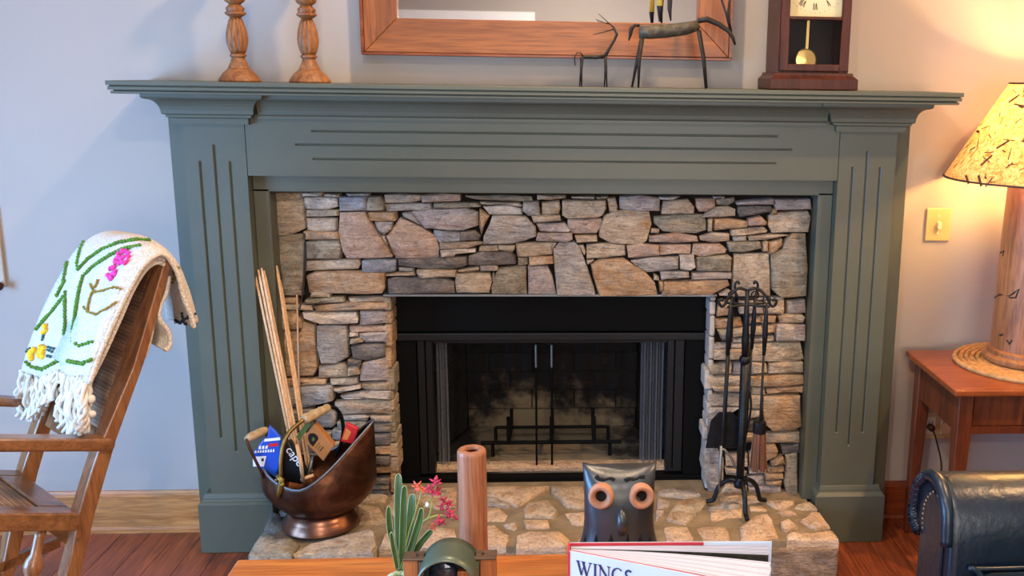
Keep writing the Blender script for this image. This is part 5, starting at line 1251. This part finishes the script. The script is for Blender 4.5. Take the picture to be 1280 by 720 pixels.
for u, v in ((97.5, 674), (202, 354)): p = NR(u, v); obj('screw_plug', gtube([p+CN*.0005, p+CN*.0025], .0055, 12), 'cane' if 0 else 'chairx', rc)

# ------------------------------------------------------------------ knitted afghan over the chair back
m, nt, b = newmat('cream_knit'); v = coords(nt, rnd=False); wv = node(nt, 'ShaderNodeTexVoronoi'); wv.inputs['Scale'].default_value = 190; nt.links.new(v, wv.inputs['Vector'])
nt.links.new(ramp(nt, wv.outputs['Distance'], [(.0, hexc('e2d8ca')), (.7, hexc('c4b7a4'))]), b.inputs['Base Color']); b.inputs['Roughness'].default_value = .95; b.inputs['Specular IOR Level'].default_value = .1; b.inputs['Sheen Weight'].default_value = .2
nv = node(nt, 'ShaderNodeMath', operation='SUBTRACT'); nv.inputs[0].default_value = 1; nt.links.new(wv.outputs['Distance'], nv.inputs[1]); bump(nt, b, nv.outputs[0], .6, .004); M['knit'] = m
M['yarng'] = plain('green_yarn', '4c7a22', .9, var=.25, vscale=60); M['yarnp'] = plain('pink_yarn', 'd83a94', .9, var=.25, vscale=60); M['yarny'] = plain('yellow_yarn', 'e6b81c', .9, var=.2, vscale=60); M['yarno'] = plain('olive_yarn', '8a7420', .9, var=.2); M['yarnb'] = plain('navy_yarn', '1f2c3c', .9, var=.2); M['yarnw'] = plain('cream_yarn', 'd8d2c6', .95, var=.1, vscale=60, bmp=.4, bscale=200); M['yarnt'] = plain('teal_yarn', '2c5c60', .9)
bl = thing('knitted_blanket', (NR(120, 400, .2).x, NR(120, 400, .2).y, .62), 'cream knitted afghan with green lines and yarn flowers draped over the chair back', 'blanket')
DP = [CW+.05, .26, .15, .05, -.012]
ROWS = [[(29, 463), (50, 472), (74, 464), (98, 470), (113, 478)],
        [(38, 436), (58, 446), (84, 450), (106, 440), (122, 446)],
        [(50, 405), (72, 412), (96, 420), (120, 405), (138, 404)],
        [(63, 375), (86, 374), (108, 376), (136, 366), (157, 362)],
        [(78, 345), (100, 338), (126, 336), (155, 330), (175, 332)],
        [(96, 313), (118, 310), (146, 306), (176, 307), (195, 317)],
        [(122, 294), (142, 294), (166, 297), (192, 306), (207, 318)],
        [(150, 292), (165, 295), (185, 300), (205, 312), (214, 326)],
        [(176, 300), (190, 305), (206, 314), (219, 330), (224, 342)],
        [(196, 330), (207, 334), (219, 342), (229, 356), (232, 370)],
        [(206, 370), (215, 372), (226, 375), (237, 384), (240, 392)],
        [(212, 400), (219, 402), (230, 405), (243, 404), (243, 408)]]
net = [[NR(u, v, d) for (u, v), d in zip(r, DP)] for r in ROWS]
def cr(p, k):
    return smoothpath(p, k)
cols = list(zip(*[cr(r, 6) for r in net])); grid = list(zip(*[cr(list(c), 5) for c in cols])); grid = [list(r) for r in grid]
nj = len(grid[0])
for i, r in enumerate(grid):
    for j in range(nj):
        r[j] = r[j] + CF*(.006*math.sin(j*.9+i*.12)*min(1, abs(i-33)/12)) + V((0, 0, .003*math.sin(j*.7)))
gv, gf = ggrid(grid); bs = obj('knit_panel', (gv, gf), 'knit', bl, smooth=True, solid=.007)
bvh = BVHTree.FromPolygons(gv, gf)
def onb(u, v, lift=.006):
    h = bvh.ray_cast(CAM, ray(u, v).normalized())
    if h[0] is None: return None
    n = h[1] if h[1].dot(CAM-h[0]) > 0 else -h[1]
    return h[0]+n*lift
def stitches(nm, paths, mat, r, step, jig=0):
    for p in paths:
        gs = []
        for a, b_ in zip(p, p[1:]):
            L = math.hypot(b_[0]-a[0], b_[1]-a[1]); k = max(1, int(L/step))
            for t in range(k+1):
                q = onb(a[0]+(b_[0]-a[0])*t/k+random.uniform(-jig, jig), a[1]+(b_[1]-a[1])*t/k+random.uniform(-jig, jig))
                if q: gs.append(gball(q, r*random.uniform(.8, 1.15), 6, 4, (1, 1, .9)))
        if gs: obj(nm, join(*gs), mat, bl, smooth=True, kind='stuff')
stitches('green_stitching', [[(108, 301), (103, 312), (99, 330), (100, 338), (112, 325), (130, 313), (150, 305), (172, 302), (185, 303)], [(176, 309), (158, 312), (140, 320), (118, 335), (106, 346), (102, 360), (98, 385), (94, 412), (94, 428), (102, 433), (118, 428)],
    [(87, 322), (84, 340), (82, 352)], [(83, 353), (78, 362), (74, 370)], [(85, 366), (84, 385), (84, 405), (83, 418)], [(82, 372), (70, 387), (58, 400), (48, 412)], [(32, 450), (42, 459), (56, 462), (70, 455), (78, 450), (92, 453), (106, 455), (116, 450)]], 'yarng', .0052, 3.4)
obj_n = []
stitches('pink_flower', [[(150, 318), (158, 316), (164, 322), (156, 326), (150, 324), (146, 329), (154, 331), (160, 328)], [(139, 338), (146, 336), (148, 344), (142, 350), (136, 345)]], 'yarnp', .0056, 2.0, 2.2)
stitches('yellow_flower', [[(60, 408), (58, 416)], [(46, 440), (42, 448), (40, 444), (45, 436)], [(55, 434), (53, 444), (57, 446), (58, 436)]], 'yarny', .0075, 2.4, 1.0)
stitches('olive_vine', [[(116, 356), (120, 366), (132, 364), (145, 360), (152, 362)], [(118, 366), (114, 376), (112, 390), (122, 394), (134, 388), (146, 378)], [(124, 352), (121, 360)], [(108, 384), (112, 390)]], 'yarno', .0030, 2.0, .5)
stitches('teal_leaf', [[(57, 420), (55, 426)], [(62, 438), (68, 441)], [(64, 434), (69, 436)], [(36, 440), (40, 436)], [(62, 446), (66, 446)]], 'yarnt', .0038, 2.4, .7)
stitches('navy_motif', [[(222, 400), (228, 403), (234, 398), (240, 392)], [(230, 392), (232, 402), (236, 404)]], 'yarnb', .0042, 2.2, .8); stitches('green_knot', [[(219, 335), (222, 345), (219, 352)]], 'yarno', .0045, 3, .8)
# folded layers showing along the near edge
e0 = [r[-1] for r in grid]
obj('hem', gtube([p+CN*.001 for p in e0], .0052, 8), 'knit', bl, smooth=True)
in1 = cr([NR(u, v, .006) for u, v in ((112, 470), (126, 440), (142, 404), (160, 364), (176, 340), (190, 326), (202, 323), (211, 334))], 5)
in2 = cr([NR(u, v, .004) for u, v in ((110, 482), (131, 440), (150, 398), (166, 362), (182, 337), (196, 328), (206, 331))], 5)
for p, wd in ((in1, .20), (in2, .16)):
    g = ggrid([[q for q in p], [q-CN*wd*.5 for q in p], [q-CN*wd for q in p]]); obj('folded_layer', g, 'knit', bl, smooth=True, solid=.006); obj('hem', gtube(p, .0055, 8), 'knit', bl, smooth=True)
bk1 = cr([NR(u, v, .012) for u, v in ((211, 345), (208, 365), (199, 385), (200, 400), (211, 415), (212, 432), (206, 438))], 5); bk2 = cr([NR(u, v, .02) for u, v in ((206, 350), (200, 375), (192, 400), (187, 425), (180, 446))], 5)
for p, wd in ((bk1, .22), (bk2, .22)):
    obj('folded_layer', ggrid([[q for q in p], [q-CN*wd*.5-CF*.01 for q in p], [q-CN*wd for q in p]]), 'knit', bl, smooth=True, solid=.006); obj('hem', gtube(p, .0055, 8), 'knit', bl, smooth=True)
# fringe: knotted yarn tassels
gs = []
bot = grid[0]
for k in range(22):
    f = k/21*(len(bot)-1); i = min(int(f), len(bot)-2); p = bot[i].lerp(bot[i+1], f-i)
    L = .085+.02*math.sin(k*.5)+(.03 if k > 10 else 0)
    for s in range(4):
        q = p+V((random.uniform(-.008, .008), random.uniform(-.008, .008), 0)); path = [q]
        for t in range(1, 6): path.append(q+V((random.uniform(-.010, .010), random.uniform(-.010, .010), -L*t/5))+CF*.004*t)
        gs.append(gtube(smoothpath(path, 3), .0042, 6))
    gs.append(gball(p-V((0, 0, L*.35)), .010, 7, 5)); gs.append(gball(p-V((0, 0, L*.7)), .008, 7, 5))
obj('fringe', join(*gs), 'yarnw', bl, smooth=True, kind='stuff')
